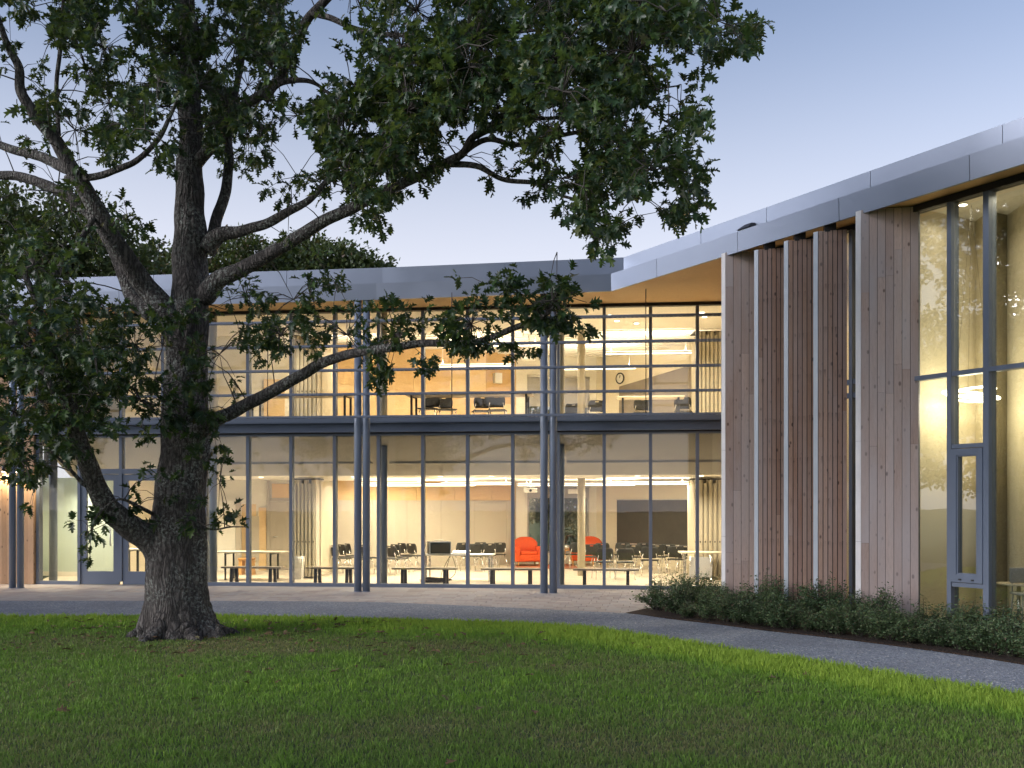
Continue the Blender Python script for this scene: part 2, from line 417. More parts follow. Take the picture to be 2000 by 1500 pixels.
def path():
    f = smooth_line(PATH_FAR); n = smooth_line(PATH_NEAR)
    n = [(x + random.uniform(-.02, .02), y + random.uniform(-.03, .03)) for x, y in n]
    k = min(len(f), len(n)); V = [(x, y, .026) for x, y in f[:k]] + [(x, y, .022) for x, y in n[:k]]
    m = MB(); m.add(V, [(k + i, k + i + 1, i + 1, i) for i in range(k - 1)])
    tag(m.build('gravel_path', 'gravel_fine'), kind='structure')
    # loose stones on it, far too many to count
    N = 9000; i = rng.integers(0, k - 1, N); w = rng.random(N) ** .8; s = rng.random(N)
    F_ = np.array(f[:k]); N_ = np.array(n[:k])
    a = F_[i] * (1 - s[:, None]) + F_[i + 1] * s[:, None]; b = N_[i] * (1 - s[:, None]) + N_[i + 1] * s[:, None]
    P = a * (1 - w[:, None]) + b * w[:, None]
    sz = rng.uniform(.006, .016, N); th = rng.random(N) * 6.28
    base = np.array([(1, 0, 0), (-.5, .8, 0), (-.5, -.8, 0), (0, 0, .8)])
    V = np.zeros((N, 4, 3)); 
    V[:, :, 0] = P[:, 0:1] + sz[:, None] * (base[:, 0] * np.cos(th)[:, None] - base[:, 1] * np.sin(th)[:, None])
    V[:, :, 1] = P[:, 1:2] + sz[:, None] * (base[:, 0] * np.sin(th)[:, None] + base[:, 1] * np.cos(th)[:, None])
    V[:, :, 2] = .024 + sz[:, None] * base[:, 2]
    T = (np.arange(N)[:, None, None] * 4 + np.array([(0, 1, 3), (1, 2, 3), (2, 0, 3)])[None]).reshape(-1, 3)
    o = bpy.data.objects.new('gravel', np_mesh('gravel', V.reshape(-1, 3), T, None, 'gravel_fine')); link(o)
    tag(o, 'loose blue-grey gravel on the curved path', 'gravel', kind='stuff')
path()
BED_IN = [FW.p(-.3, .45), FW.p(3.35, .55), FW.p(3.4, GW), FW.p(WEND, GW)]
def bed():
    far = smooth_line([gp(1222, 1200.4), gp(1300, 1209), gp(1400, 1221), gp(1500, 1234), gp(1600, 1245), gp(1750, 1264), gp(1900, 1285), gp(2000, 1301), gp(2200, 1333), gp(2600, 1398)], 4)
    back = [FW.p(WEND, GW), FW.p(6.3, GW), FW.p(4.0, GW + .1), gp(1440, 1176), gp(1330, 1182), gp(1260, 1192)]
    m = MB(); poly = far + back; m.prism(poly, .004, .034)
    tag(m.build('planting_bed', 'mulch'), kind='structure')
bed()
def paving():
    m = MB(); far = smooth_line(PATH_FAR[1:13], 3)
    poly = [(x, y - .1) for x, y in far] + [(6.2, 22.6), FM.p(U1, .0), FM.p(U0 - 4, .0)]
    m.prism(poly, .0, .008)
    base = tag(m.build('paving', 'mulch'), kind='structure')
    L, D, G = .40, .30, .006
    cells = []
    for j in range(0, 26):
        n1 = -.02 - j * D
        for i in range(-50, 22):
            u = i * L + (j % 2) * L / 2 + ((j * 37) % 5) * .03
            c = FM.p(u + L / 2, n1 - D / 2)
            if c[1] < yline(PATH_FAR, c[0]) - .12: continue
            if c[0] > 6.0: continue
            if c[0] > gp(1230, 1201)[0] and c[1] < 21.2 - (c[0] - 2.1) * .1 : 
                if c[1] < np.interp(c[0], [2.0, 3.3, 4.4, 5.5], [17.9, 19.3, 20.2, 20.4]): continue
            r = c[0] / c[1] * FPX + 1000
            if r < -150 or r > 1480: continue
            cells.append((c[1] - .0 * c[0], u, n1))
    cells.sort(key=lambda q: q[0])
    bm = MB(); b = .006
    hx, hy = L / 2 - G / 2, D / 2 - G / 2
    bm.add([(-hx, -hy, 0), (hx, -hy, 0), (hx, hy, 0), (-hx, hy, 0), (-hx, -hy, .012), (hx, -hy, .012), (hx, hy, .012), (-hx, hy, .012), (-hx + b, -hy + b, .016), (hx - b, -hy + b, .016), (hx - b, hy - b, .016), (-hx + b, hy - b, .016)],
           [(0, 1, 5, 4), (1, 2, 6, 5), (2, 3, 7, 6), (3, 0, 4, 7), (4, 5, 9, 8), (5, 6, 10, 9), (6, 7, 11, 10), (7, 4, 8, 11), (8, 9, 10, 11)])
    me = bm.mesh('paver'); me.materials.append(M['paver_stone'])
    ang = math.atan2(FM.u.y, FM.u.x); rest = MB()
    for q, (d, u, n1) in enumerate(cells):
        c = FM.p(u + L / 2, n1 - D / 2); z = .004 + random.uniform(-.0012, .0015)
        if q < 300:
            o = bpy.data.objects.new('paver', me); link(o, base); o.location = (c[0], c[1], z); o.rotation_euler = (random.uniform(-.003, .003), random.uniform(-.003, .003), ang)
        else:
            ca, sa = math.cos(ang), math.sin(ang)
            rest.add([(c[0] + x * ca - y * sa, c[1] + x * sa + y * ca, z + zz) for x, y, zz in bm.v], bm.f)
    o = rest.build('paver_field', 'paver_stone', base); o['kind'] = 'stuff'
paving()

# ================================================================== GLASS WING
def curtain_wall():
    for k, u in enumerate(UM):
        for lo, hi in ((Z_SILL, Z_H1), (Z_F2 + .03, Z_H2)):
            m = MB(); FM.box(m, u - .036, u + .036, -.055, .12, lo, hi); m.build('mullion', 'frame_metal', mainw)
    us = [UM[0] - PITCH] + UM + [U1]
    for i in range(len(us) - 1):
        a, b = us[i] + .036, us[i + 1] - .036
        if i == 0: continue
        if i not in (2, 3):
            m = MB(); FM.box(m, a, b, .0, .012, Z_SILL, Z_H1); m.build('pane', 'glass', mainw)
        m = MB(); FM.box(m, a, b, .0, .012, Z_F2 + .03, Z_H2); m.build('pane', 'glass', mainw)
    # two door bays on the entrance side: transom, overlight, a leaf in each
    for i in (2, 3):
        a, b = us[i] + .036, us[i + 1] - .036
        m = MB(); FM.box(m, a, b, -.05, .1, 2.66, 2.78); m.build('transom', 'frame_metal', mainw)
        m = MB(); FM.box(m, a, b, .0, .012, 2.78, Z_H1); m.build('pane', 'glass', mainw)
        m = MB()
        FM.box(m, a + .01, a + .15, -.03, .03, .03, 2.65); FM.box(m, b - .15, b - .01, -.03, .03, .03, 2.65)
        FM.box(m, a + .15, b - .15, -.03, .03, .03, .34); FM.box(m, a + .15, b - .15, -.03, .03, 2.5, 2.65)
        d = m.build('door', 'frame_metal', mainw)
        m = MB(); FM.box(m, a + .15, b - .15, -.006, .006, .34, 2.5); m.build('pane', 'glass', d)
        hu = b - .2 if i == 2 else a + .2
        m = MB(); m.tube([FM.p3(hu, -.03, .95), FM.p3(hu, -.09, .98), FM.p3(hu, -.09, 1.35), FM.p3(hu, -.03, 1.38)], .014, 8); m.build('handle', 'alu_trim', d)
    s = [us[1] + .036, us[2] - .036]
    m = MB(); FM.box(m, us[4] - .036, U1, -.06, .1, .0, Z_SILL); m.build('sill', 'frame_metal', mainw)
    m = MB(); FM.box(m, us[1] - .04, us[2] + .03, -.06, .1, .0, Z_SILL); m.build('sill', 'frame_metal', mainw)
    m = MB(); FM.box(m, us[1] - .04, U1, -.05, .1, Z_H1, Z_B0 - .004); m.build('head_rail', 'frame_metal', mainw)
    m = MB(); FM.box(m, us[1] - .3, U1, -.075, .02, Z_B0 - .03, Z_B0); m.build('shadow_gap', 'dark_metal', mainw)
    m = MB()   # channel beam in front of the floor edge
    FM.box(m, us[1] - .3, U1, -.20, -.08, Z_B0, Z_B0 + .035); FM.box(m, us[1] - .3, U1, -.10, -.08, Z_B0 + .035, Z_B1 - .03); FM.box(m, us[1] - .3, U1, -.20, -.08, Z_B1 - .03, Z_B1)
    m.build('beam', 'beam_metal', mainw)
    m = MB(); FM.box(m, us[1] - .3, U1, -.16, .1, Z_B1 + .003, Z_F2 + .03); m.build('floor_edge', 'frame_metal', mainw)
    m = MB(); FM.box(m, us[1] - .04, U1, -.06, .1, Z_H2, Z_SOF); m.build('head_frame', 'dark_metal', mainw)
    # timber wall beside the entrance
    k = 0; u = us[1] - .06
    while u > us[1] - 4.5:
        w = .135; m = MB(); z1 = Z_SOF - .02; prd = random.uniform(0, .006)
        FM.box(m, u - w + .003, u, -.12 - prd, -.02, .03, z1); m.build('board', 'larch_warm', mainw); u -= w; k += 1
    m = MB(); FM.box(m, us[1] - 4.5, us[1] - .055, -.019, .15, .0, Z_SOF); m.build('wall', 'dark_metal', mainw)
curtain_wall()

def roof_edges():
    # fascia: a lower and a set-back upper row of metal panels, butted with open joints
    def band(pl_out, pl_in, z0, z1, joints, name, root, lean=0.0):
        pl_low = offset_poly(pl_out, lean) if lean else pl_out
        for i in range(len(pl_out) - 1):
            a, b, ai, bi = map(Vector, (pl_out[i], pl_out[i + 1], pl_in[i], pl_in[i + 1]))
            js = [0.0] + joints[i] + [1.0]
            for k in range(len(js) - 1):
                L = (b - a).length; g = .005 / L
                t0 = js[k] + (g if k else 0); t1 = js[k + 1] - (g if k < len(js) - 2 else 0)
                m = MB(); q = [a.lerp(b, t0), a.lerp(b, t1), ai.lerp(bi, t1), ai.lerp(bi, t0)]; la, lb = Vector(pl_low[i]), Vector(pl_low[i + 1]); ql = [la.lerp(lb, t0), la.lerp(lb, t1)] + q[2:]
                m.hexa([(v.x, v.y, z0) for v in ql] + [(v.x, v.y, z1) for v in q])
                m.build('fascia_panel', 'fascia_metal', root[i])
    def tj(i, pl, pxs):
        a, b = Vector(pl[i]), Vector(pl[i + 1]); F = Frame(a, b - a); L = (b - a).length
        return sorted(t for t in (F.u_at(p) / L for p in pxs) if .01 < t < .99)
    roots = [mainw, mainw, mainw, timb]
    low = [tj(0, EDGE, [-150]), tj(1, EDGE, [232, 470]), tj(2, EDGE, [714, 960]), tj(3, EDGE, [1282, 1440, 1638, 1893])]
    upp = [tj(0, EUP, [-150]), tj(1, EUP, [300, 560]), tj(2, EUP, [738, 986]), tj(3, EUP, [1369, 1497, 1700, 1958])]
    low[3].append(.85); upp[3].append(.88)
    band(EDGE, EIN, 6.40, 6.755, low, 'lower', roots, .018); band(EUP, EUPI, 6.757, 7.21, upp, 'upper', roots)
    # ledge between the two rows
    for i in range(4):
        m = MB(); a, b, c, d = EIN[i], EIN[i + 1], EUP[i + 1], EUP[i]; m.prism([a, b, c, d], 6.70, 6.745); m.build('ledge', 'fascia_metal', roots[i])
    # soffit
    gl = [FM.p(U1 + .05, .05), FM.p(U0 - 5, .05)]
    m = MB(); m.prism(EIN[:4] + [FW.p(3.6, .06), FW.p(3.6, .9), (5.12, 22.8)] + gl, Z_SOF, Z_SOF + .06); m.build('soffit', 'soffit_wood', mainw)
    m = MB(); m.prism([FW.p(3.601, .06), FW.p(WEND, .06), FW.p(WEND, .9), FW.p(3.601, .9)], Z_SOF, Z_SOF + .06); m.build('soffit', 'soffit_wood', timb)
    # roofs
    m = MB(); m.prism(EUPI[:4] + [(6.8, 22.0), (9.5, 34.5), (-17, 36)], 6.98, 7.10); m.build('roof', 'roof_dark', mainw)
    m = MB(); m.prism([EUPI[3], EUPI[4], FW.p(WEND, 9), FW.p(-.2, 9)], 6.86, 6.97); m.build('roof', 'roof_dark', timb)
roof_edges()

COLS = [(24.5, 1150), (40, 1150), (699, 1157), (715.5, 1157), (1062.5, 1160), (1080.5, 1160)]
def columns_and_shades():
    for px, py in COLS:
        x, y = gp(px, py); m = MB(); m.cyl(x, y, .02, Z_SOF, .082 if px > 100 else .075, 24); c = m.build('column', 'column_metal', mainw)
        m = MB(); m.cyl(x, y, .012, .03, .10, 24); m.build('base_ring', 'column_metal', c)
    # horizontal sun-shade bars in front of the columns, each a pair of rails laced with slanting rungs
    FS = Frame(gp(707, 1158), Vector(gp(1071, 1161.2)) - Vector(gp(707, 1158))); nf = -.085
    u0, u1 = FS.u_at(60), FS.u_at(1412) + .3
    for z in (5.90, 5.365, 4.84, 4.32, 3.83):
        m = MB(); FS.box(m, u0, u1, nf - .024, nf - .010, z - .022, z + .022); FS.box(m, u0, u1, nf - .16, nf - .145, z - .022, z + .022)
        k = u0
        while k < u1:
            m.hexa([FS.p3(k, nf - .145, z - .020), FS.p3(k + .012, nf - .145, z - .020), FS.p3(k + .062, nf - .024, z - .020), FS.p3(k + .05, nf - .024, z - .020),
                    FS.p3(k, nf - .145, z + .012), FS.p3(k + .012, nf - .145, z + .012), FS.p3(k + .062, nf - .024, z + .012), FS.p3(k + .05, nf - .024, z + .012)]); k += .09
        b = m.build('sunshade_bar', 'frame_metal', mainw)
        for px in (707.5, 1071.5, 32):
            u = FS.u_at(px); m = MB(); FS.box(m, u - .05, u + .05, nf - .01, nf + .06, z - .012, z + .012); m.tube([FS.p3(u - .02, nf - .1, z + .022), FS.p3(u - .02, nf - .1, z + .05)], .014, 8); m.build('clamp', 'column_metal', b)
    for px in (528, 885, 1261, 240):
        u = FS.u_at(px); m = MB(); m.tube([FS.p3(u, nf - .085, 3.80), FS.p3(u, nf - .085, Z_SOF + .01)], .009, 8); m.build('hanger_rod', 'dark_metal', mainw)
columns_and_shades()

# inside walls (plan points)
W1a, W1b = (X(655, 30.5), 30.5), (X(1008, 32.8), 32.8)
W2b = (X(1165, 33.6), 33.6)
W3b = (X(1410, 29.6) + .6, 29.0)
WL0 = (X(300, 29.0), 29.0)
ZC1 = 2.65
def wallbox(m, a, b, z0, z1, t=.12):
    F = Frame(a, Vector(b) - Vector(a)); L = (Vector(b) - Vector(a)).length
    return F.box(m, 0, L, 0, t, z0, z1)
def shell():
    fp = [FM.p(U0 - .3, .1), FM.p(U1, .1), (6.9, 28.6), (4.4, 36.0), (-15, 36.5)]
    m = MB(); m.prism(fp, -.02, .02); m.build('floor', 'floor_beige', mainw)
    m = MB(); m.prism([FM.p(U0 - .3, .16), FM.p(U1 + .1, .16), (6.9, 28.6), (4.4, 36), (-15, 36.5)], 3.62, 3.90); m.build('upper_floor', 'floor_beige', mainw)
    # lower storey: sloping ceiling behind the glass, then flat
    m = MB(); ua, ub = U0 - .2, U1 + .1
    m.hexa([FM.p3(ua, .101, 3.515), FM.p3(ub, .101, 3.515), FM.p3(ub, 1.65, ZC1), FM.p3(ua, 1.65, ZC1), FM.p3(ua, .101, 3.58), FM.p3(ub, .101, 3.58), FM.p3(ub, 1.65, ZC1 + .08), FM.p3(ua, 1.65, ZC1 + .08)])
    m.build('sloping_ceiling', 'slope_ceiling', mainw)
    m = MB(); m.prism([FM.p(ua, 1.652), FM.p(ub, 1.652), (6.9, 28.6), (4.4, 36), (-15, 36.5)], ZC1, ZC1 + .1); m.build('ceiling', 'ceiling_white', mainw)
    for a, b in ((449, 728), (762, 1069), (1108, 1430)):
        n = 1.12; z = 3.515 - (n - .101) / 1.549 * .865
        m = MB(); FM.box(m, FM.u_at(a, n), FM.u_at(b, n), n - .05, n + .05, z - .02, z + .035); m.build('air_slot', 'screen_grey', mainw)
    # upper storey ceilings
    m = MB(); m.prism([FM.p(ua, .101), FM.p(ub, .101), FM.p(ub + .7, 3.3), FM.p(ua, 3.3)], Z_SOF, 6.6); m.build('ceiling', 'ceiling_white', mainw)
    m = MB(); m.prism([FM.p(ua, 3.3), FM.p(ub + .7, 3.3), (6.9, 28.6), (4.4, 36), (-15, 36.5)], 6.80, 6.9); m.build('ceiling', 'ceiling_white', mainw)
    m = MB(); FM.box(m, ua, ub + .7, 3.301, 3.36, Z_SOF + .005, 6.795); m.build('bulkhead', 'grey_panel', mainw)
    for k in range(16):   # ribs of the metal deck
        n = 3.55 + k * .42; m = MB(); FM.box(m, -8.2, 7.2, n, n + .17, 6.735, 6.798); m.build('deck_rib', 'ceiling_white', mainw)
    # walls, both storeys
    for z0, z1, up in ((.02, ZC1, 0), (3.90, 6.80, 1)):
        m = MB(); wallbox(m, W1a, W1b, z0, z1); m.build('wall', 'ply_wall' if up else 'grey_panel', mainw)
        F = Frame(W1b, Vector(W2b) - Vector(W1b)); L = (Vector(W2b) - Vector(W1b)).length
        m = MB(); F.box(m, 0, .38, 0, .2, z0, z1); m.build('wall', 'white_wall', mainw)
        m = MB(); F.box(m, L - .25, L, 0, .2, z0, z1); m.build('wall', 'white_wall', mainw)
        zs, zh = (z0 + .35, z1 - .12) if not up else (z0 + .3, z0 + 2.15)
        m = MB(); F.box(m, .38, L - .25, 0, .2, z0, zs); m.build('wall', 'white_wall', mainw)
        m = MB(); F.box(m, .38, L - .25, 0, .2, zh, z1); m.build('wall', 'white_wall', mainw)
        m = MB()
        for a, b in ((.38, .45), (L - .32, L - .25), (1.33, 1.40)): F.box(m, a, b, .05, .15, zs, zh)
        F.box(m, .45, L - .32, .06, .14, zs, zs + .06); F.box(m, .45, L - .32, .06, .14, zh - .06, zh)
        wf = m.build('window_frame', 'screen_grey', mainw)
        for a, b in ((.45, 1.33), (1.40, L - .32)):
            m = MB(); F.box(m, a, b, .09, .10, zs + .06, zh - .06); m.build('pane', 'glass', wf)
        m = MB(); wallbox(m, W2b, W3b, z0, z1); m.build('wall', 'cream_wall', mainw)
        m = MB(); wallbox(m, W3b, FM.p(U1 + .6, .3), z0, z1); m.build('wall', 'cream_wall', mainw)
        m = MB(); wallbox(m, WL0, W1a, z0, z1); m.build('wall', 'white_wall', mainw)
        m = MB(); wallbox(m, (X(228, 27.0), 27.2), WL0, z0, z1); m.build('wall', 'cream_wall', mainw)
        m = MB(); wallbox(m, (X(40, 27.2), 27.6), (X(228, 27.0) - .002, 27.2), z0, z1); m.build('wall', 'cream_wall' if up else 'green_wall', mainw)
        m = MB(); wallbox(m, FM.p(U0 - .25, .2), (X(40, 27.2), 27.6), z0, z1); m.build('wall', 'cream_wall', mainw)
    m = MB(); wallbox(m, (X(1408, 22.9) + .42, 22.86), FW.p(3.62, .95), .0, Z_SOF); m.build('wall', 'larch_warm', mainw)
    # plywood frieze above the grey panels, and joints between the panels
    F = Frame(W1a, Vector(W1b) - Vector(W1a)); L = (Vector(W1b) - Vector(W1a)).length
    k = 0; u = .02
    while u < L - .02:
        w = min(1.25, L - .02 - u); m = MB(); F.box(m, u, u + w - .006, -.025, -.002, 2.07, ZC1 - .002); m.build('plywood_panel', 'ply_wall', mainw); u += 1.25
    u = .02
    while u < L - .02:
        w = min(1.1, L - .02 - u); m = MB(); F.box(m, u, u + w - .01, -.015, -.002, .12, 2.06); m.build('pinboard_panel', 'grey_panel', mainw); u += 1.1
    # upper plywood: panels laid to a sloping joint
    u = .02
    while u < L - .02:
        w = min(1.2, L - .02 - u)
        zA = 5.55 - (u / L) * .42; zB = 5.55 - ((u + w) / L) * .42
        q = lambda u_, z_, n_: F.p3(u_, n_, z_)
        for lo0, lo1, hi0, hi1, pr in ((3.92, 3.92, zA - .004, zB - .004, .018), (zA + .004, zB + .004, 6.79, 6.79, .022)):
            m = MB(); a, b = u + .003, u + w - .003
            m.hexa([q(a, lo0, -pr), q(b, lo1, -pr), q(b, lo1, -.002), q(a, lo0, -.002), q(a, hi0, -pr), q(b, hi1, -pr), q(b, hi1, -.002), q(a, hi0, -.002)])
            m.build('plywood_panel', 'ply_wall', mainw)
        u += 1.2
    # dark sloping-topped panel on the far upper wall
    F = Frame(W2b, Vector(W3b) - Vector(W2b)); a, b = F.u_at(1210), F.u_at(1385)
    m = MB(); m.hexa([F.p3(a, -.02, 3.92), F.p3(b, -.02, 3.92), F.p3(b, -.002, 3.92), F.p3(a, -.002, 3.92), F.p3(a, -.02, 5.72), F.p3(b, -.02, 6.18), F.p3(b, -.002, 6.18), F.p3(a, -.002, 5.72)])
    m.build('dark_wall_panel', 'wedge_panel', mainw)
    # inner columns
    for px, n, mat, r in ((416, .46, 'column_metal', .095), (749.5, .46, 'column_metal', .085), (1095, .46, 'column_metal', .09), (104, .9, 'column_metal', .10)):
        u = FM.u_at(px, n); x, y = FM.p(u, n)
        for z0, z1 in ((.02, 3.32), (3.9, Z_SOF)):
            m = MB(); m.cyl(x, y, z0, z1, r, 20); m.build('column', mat if z0 < 1 else 'column_beige', mainw)
    for z0, z1 in ((.02, ZC1), (3.9, 6.75)):
        m = MB(); m.cyl(X(1135.5, 27.6), 27.6, z0, z1, .105, 20); m.build('column', 'column_beige', mainw)
    # door, overlight and niches in the white wall on the left
    F = Frame(WL0, Vector(W1a) - Vector(WL0))
    def onwall(p0, p1, z0, z1, t, mat, name, par=None):
        m = MB(); F.box(m, F.u_at(p0), F.u_at(p1), -t, -.002, z0, z1); return m.build(name, mat, par or mainw)
    d = onwall(527, 571, .02, 2.02, .04, 'door_grey', 'door'); 
    m = MB(); u = F.u_at(533); m.tube([F.p3(u, -.04, 1.0), F.p3(u, -.09, 1.0), F.p3(u + .12, -.09, 1.0)], .012, 8); m.build('handle', 'alu_trim', d)
    onwall(521, 526.5, .02, ZC1 - .02, .07, 'door_grey', 'door_frame'); onwall(571.5, 577, .02, ZC1 - .02, .07, 'door_grey', 'door_frame'); onwall(527, 571, 2.03, 2.12, .06, 'door_grey', 'door_frame')
    onwall(531, 570, 2.13, ZC1 - .1, .03, 'ply_wall', 'overlight')
    onwall(472, 500, .25, 1.95, .03, 'ply_wall', 'plywood_panel'); onwall(505, 520, .02, 1.85, .05, 'ply_wall', 'plywood_panel'); onwall(480, 506, .3, 1.6, .06, 'grey_panel', 'pinboard_panel')
    onwall(425, 459, .02, 2.05, .35, 'white_wall', 'pier'); onwall(459.3, 470, .02, 2.05, .37, 'grey_panel', 'pier')
    onwall(427, 458, 3.92, 5.35, .05, 'cream_wall', 'door'); onwall(460, 466, 3.92, 5.4, .09, 'grey_panel', 'door_frame'); onwall(515, 556, 3.92, 5.6, .05, 'ply_wall', 'plywood_panel')
    m = MB(); G_ = Frame((X(40, 27.2), 27.6), Vector((X(228, 27.0), 27.2)) - Vector((X(40, 27.2), 27.6))); G_.box(m, .1, 2.2, -.02, -.002, .02, .14); m.build('skirting', 'ceiling_white', mainw)
shell()

# ================================================================== TIMBER WING
def timber():
    def solid_fin(px, zt, nb, bw, depth):
        s = FW.u_at(px); p0 = Vector(FW.p(s, .0)); p1 = Vector(FW.p(s + .10, .0))
        core = MB(); q = [p0 + FW.n * .02 + FW.u * .01, p1 + EDIR * .02 + FW.n * .012, p1 + EDIR * depth + FW.n * .012, p0 + EDIR * depth]
        core.prism([(v.x, v.y) for v in q], .03, zt - .01); fin = core.build('timber_fin', 'dark_metal', timb)
        z = .03; cuts = [.03, 1.35, 2.9, 4.6, zt]     # end boards
        for a, b in zip(cuts[:-1], cuts[1:]):
            m = MB(); q = [p0, p1, p1 + FW.n * .018, p0 + FW.n * .018]; m.prism([(v.x, v.y) for v in q], a, b - .003); m.build('end_board', 'white_edge', fin)
        nrm = Vector((EDIR.y, -EDIR.x))
        for k in range(nb):
            a, b = .008 + k * bw, .008 + (k + 1) * bw - .007
            cut = sorted([.03, zt] + [random.uniform(.6, zt - .6) for _ in range(random.choice((1, 2, 2)))])
            for z0, z1 in zip(cut[:-1], cut[1:]):
                pr = random.uniform(.0, .005)
                m = MB(); q = [p1 + EDIR * a + nrm * (.008 + pr), p1 + EDIR * b + nrm * (.008 + pr), p1 + EDIR * b - nrm * .012, p1 + EDIR * a - nrm * .012]
                m.prism([(v.x, v.y) for v in q], z0, z1 - .003); m.build('board', 'larch', fin)
        return fin
    solid_fin(1409, Z_SOF - .015, 6, .138, .83); solid_fin(1671, Z_SOF - .015, 7, .119, .83)
    for px in (1473, 1531, 1588.5):
        s = FW.u_at(px); p0 = Vector(FW.p(s, .0)); p1 = Vector(FW.p(s + .095, .0)); zt = 6.33; nrm = Vector((EDIR.y, -EDIR.x))
        m = MB(); q = [p0 + EDIR * .04 + FW.n * .012, p1 + EDIR * .03 + FW.n * .012, p1 + EDIR * .45 - nrm * .02, p0 + EDIR * .45]
        m.prism([(v.x, v.y) for v in q], .08, zt - .01); fin = m.build('slatted_fin', 'dark_metal', timb)
        m = MB(); q = [p0, p1, p1 + FW.n * .01, p0 + FW.n * .01]; m.prism([(v.x, v.y) for v in q], .05, zt); m.build('metal_edge', 'edge_metal', fin)
        for k in range(6):
            a, b = .012 + k * .0745, .012 + k * .0745 + .062
            cut = [.06, zt] if random.random() < .5 else sorted([.06, zt, random.uniform(1.2, 5)])
            for z0, z1 in zip(cut[:-1], cut[1:]):
                pr = random.uniform(0, .006); m = MB(); q = [p1 + EDIR * a + nrm * (.014 + pr), p1 + EDIR * b + nrm * (.014 + pr), p1 + EDIR * b - nrm * .016, p1 + EDIR * a - nrm * .016]
                m.prism([(v.x, v.y) for v in q], z0, z1 - .003); m.build('slat', 'larch_slat', fin)
        m = MB(); c = (p0 + p1) / 2 + EDIR * .22; m.box(c.x - .09, c.x + .09, c.y - .05, c.y + .05, zt - .02, Z_SOF - .002); m.build('pivot_bracket', 'dark_metal', fin)
    G = Frame(FW.p(0, GW), FW.u)
    # narrow windows behind the fins
    ss = [3.75, 4.5, 5.2, 5.85, 6.42]
    for a in ss:
        m = MB(); G.box(m, a - .035, a + .035, -.03, .09, .05, Z_SOF - .03); m.build('mullion', 'frame_metal', timb)
    for a, b in zip(ss[:-1], ss[1:]):
        m = MB(); G.box(m, a + .035, b - .035, .02, .032, .1, Z_SOF - .08); m.build('pane', 'glass', timb)
        for z in (3.7, 3.92): 
            m = MB(); G.box(m, a + .035, b - .035, -.02, .08, z - .04, z + .04); m.build('transom', 'frame_metal', timb)
    m = MB(); G.box(m, 3.7, 6.46, -.04, .1, .0, .098); m.build('sill', 'frame_metal', timb)
    m = MB(); G.box(m, 3.7, 6.46, -.04, .1, Z_SOF - .08, Z_SOF - .004); m.build('head_frame', 'dark_metal', timb)
    m = MB(); G.box(m, 6.46, 6.96, .03, .14, .0, Z_SOF - .004); m.build('wall', 'cream_wall', timb)
    # tall windows
    ms = [G.u_at(1781.5), G.u_at(1857.5), G.u_at(1929.5), 9.08, 9.85, 10.6, 11.4]
    for i, a in enumerate(ms):
        w = .045 if i in (0, 2) else .036
        m = MB(); G.box(m, a - w, a + w, -.05, .13, .03, Z_SOF - .105); m.build('mullion', 'frame_metal', timb)
    for i, (a, b) in enumerate(zip(ms[:-1], ms[1:])):
        a += .045; b -= .045
        m = MB(); G.box(m, a, b, -.045, .1, 3.80, 3.87); m.build('transom', 'frame_metal', timb)
        m = MB(); G.box(m, a, b, .02, .03, 3.87, Z_SOF - .105); m.build('pane', 'glass_tall', timb)
        if i == 1:
            m = MB(); G.box(m, a, b, -.045, .1, 2.74, 2.80); m.build('transom', 'frame_metal', timb)
            m = MB(); G.box(m, a, b, .02, .03, 2.80, 3.80); m.build('pane', 'glass_tall', timb)
            m = MB(); G.box(m, a, b, -.045, .1, .72, .78); m.build('transom', 'frame_metal', timb)
            m = MB(); G.box(m, a, b, .02, .03, .1, .72); m.build('pane', 'glass_tall', timb)
            m = MB(); f = .085
            G.box(m, a, a + f, -.065, .06, .79, 2.73); G.box(m, b - f, b, -.065, .06, .79, 2.73); G.box(m, a + f, b - f, -.065, .06, .79, .79 + .11); G.box(m, a + f, b - f, -.065, .06, 2.73 - .09, 2.73)
            cs = m.build('casement_window', 'frame_metal', timb)
            m = MB(); e = .022
            for q in ((a + f, a + f + e, .90, 2.64), (b - f - e, b - f, .90, 2.64)): G.box(m, q[0], q[1], -.05, .05, q[2], q[3])
            G.box(m, a + f + e, b - f - e, -.05, .05, .90, .90 + e); G.box(m, a + f + e, b - f - e, -.05, .05, 2.64 - e, 2.64); m.build('sash', 'frame_metal', cs)
            m = MB(); G.box(m, a + f + e, b - f - e, .0, .01, .90 + e, 2.64 - e); m.build('pane', 'glass_tall', cs)
            for t in (.3, .7):
                u = a + (b - a) * t; m = MB(); G.box(m, u - .02, u + .02, -.08, -.066, .82, .84); m.build('catch', 'dark_metal', cs)
        else:
            m = MB(); G.box(m, a, b, .02, .03, .1, 3.80); m.build('pane', 'glass_tall', timb)
    m = MB(); G.box(m, ms[0] - .045, ms[-1], -.06, .12, .0, .098); m.build('sill', 'frame_metal', timb)
    m = MB(); G.box(m, ms[0] - .045, ms[-1], -.06, .12, Z_SOF - .103, Z_SOF - .004); m.build('head_frame', 'dark_metal', timb)
    m = MB(); G.box(m, ms[0] - .13, ms[0] - .047, -.02, .10, .0, Z_SOF - .004); m.build('jamb', 'frame_metal', timb)
    m = MB(); G.box(m, ms[-1] + .002, WEND, -.02, .10, .0, Z_SOF - .004); m.build('wall', 'larch', timb)
    # room behind
    m = MB(); m.prism([G.p(3.4, .13), G.p(WEND, .13), G.p(WEND, 8), G.p(3.4, 8)], -.02, .02); m.build('floor', 'floor_beige', timb)
    m = MB(); m.prism([G.p(3.4, .16), G.p(WEND, .16), G.p(WEND, 8), G.p(3.4, 8)], 6.50, 6.60); m.build('ceiling', 'ceiling_white', timb)
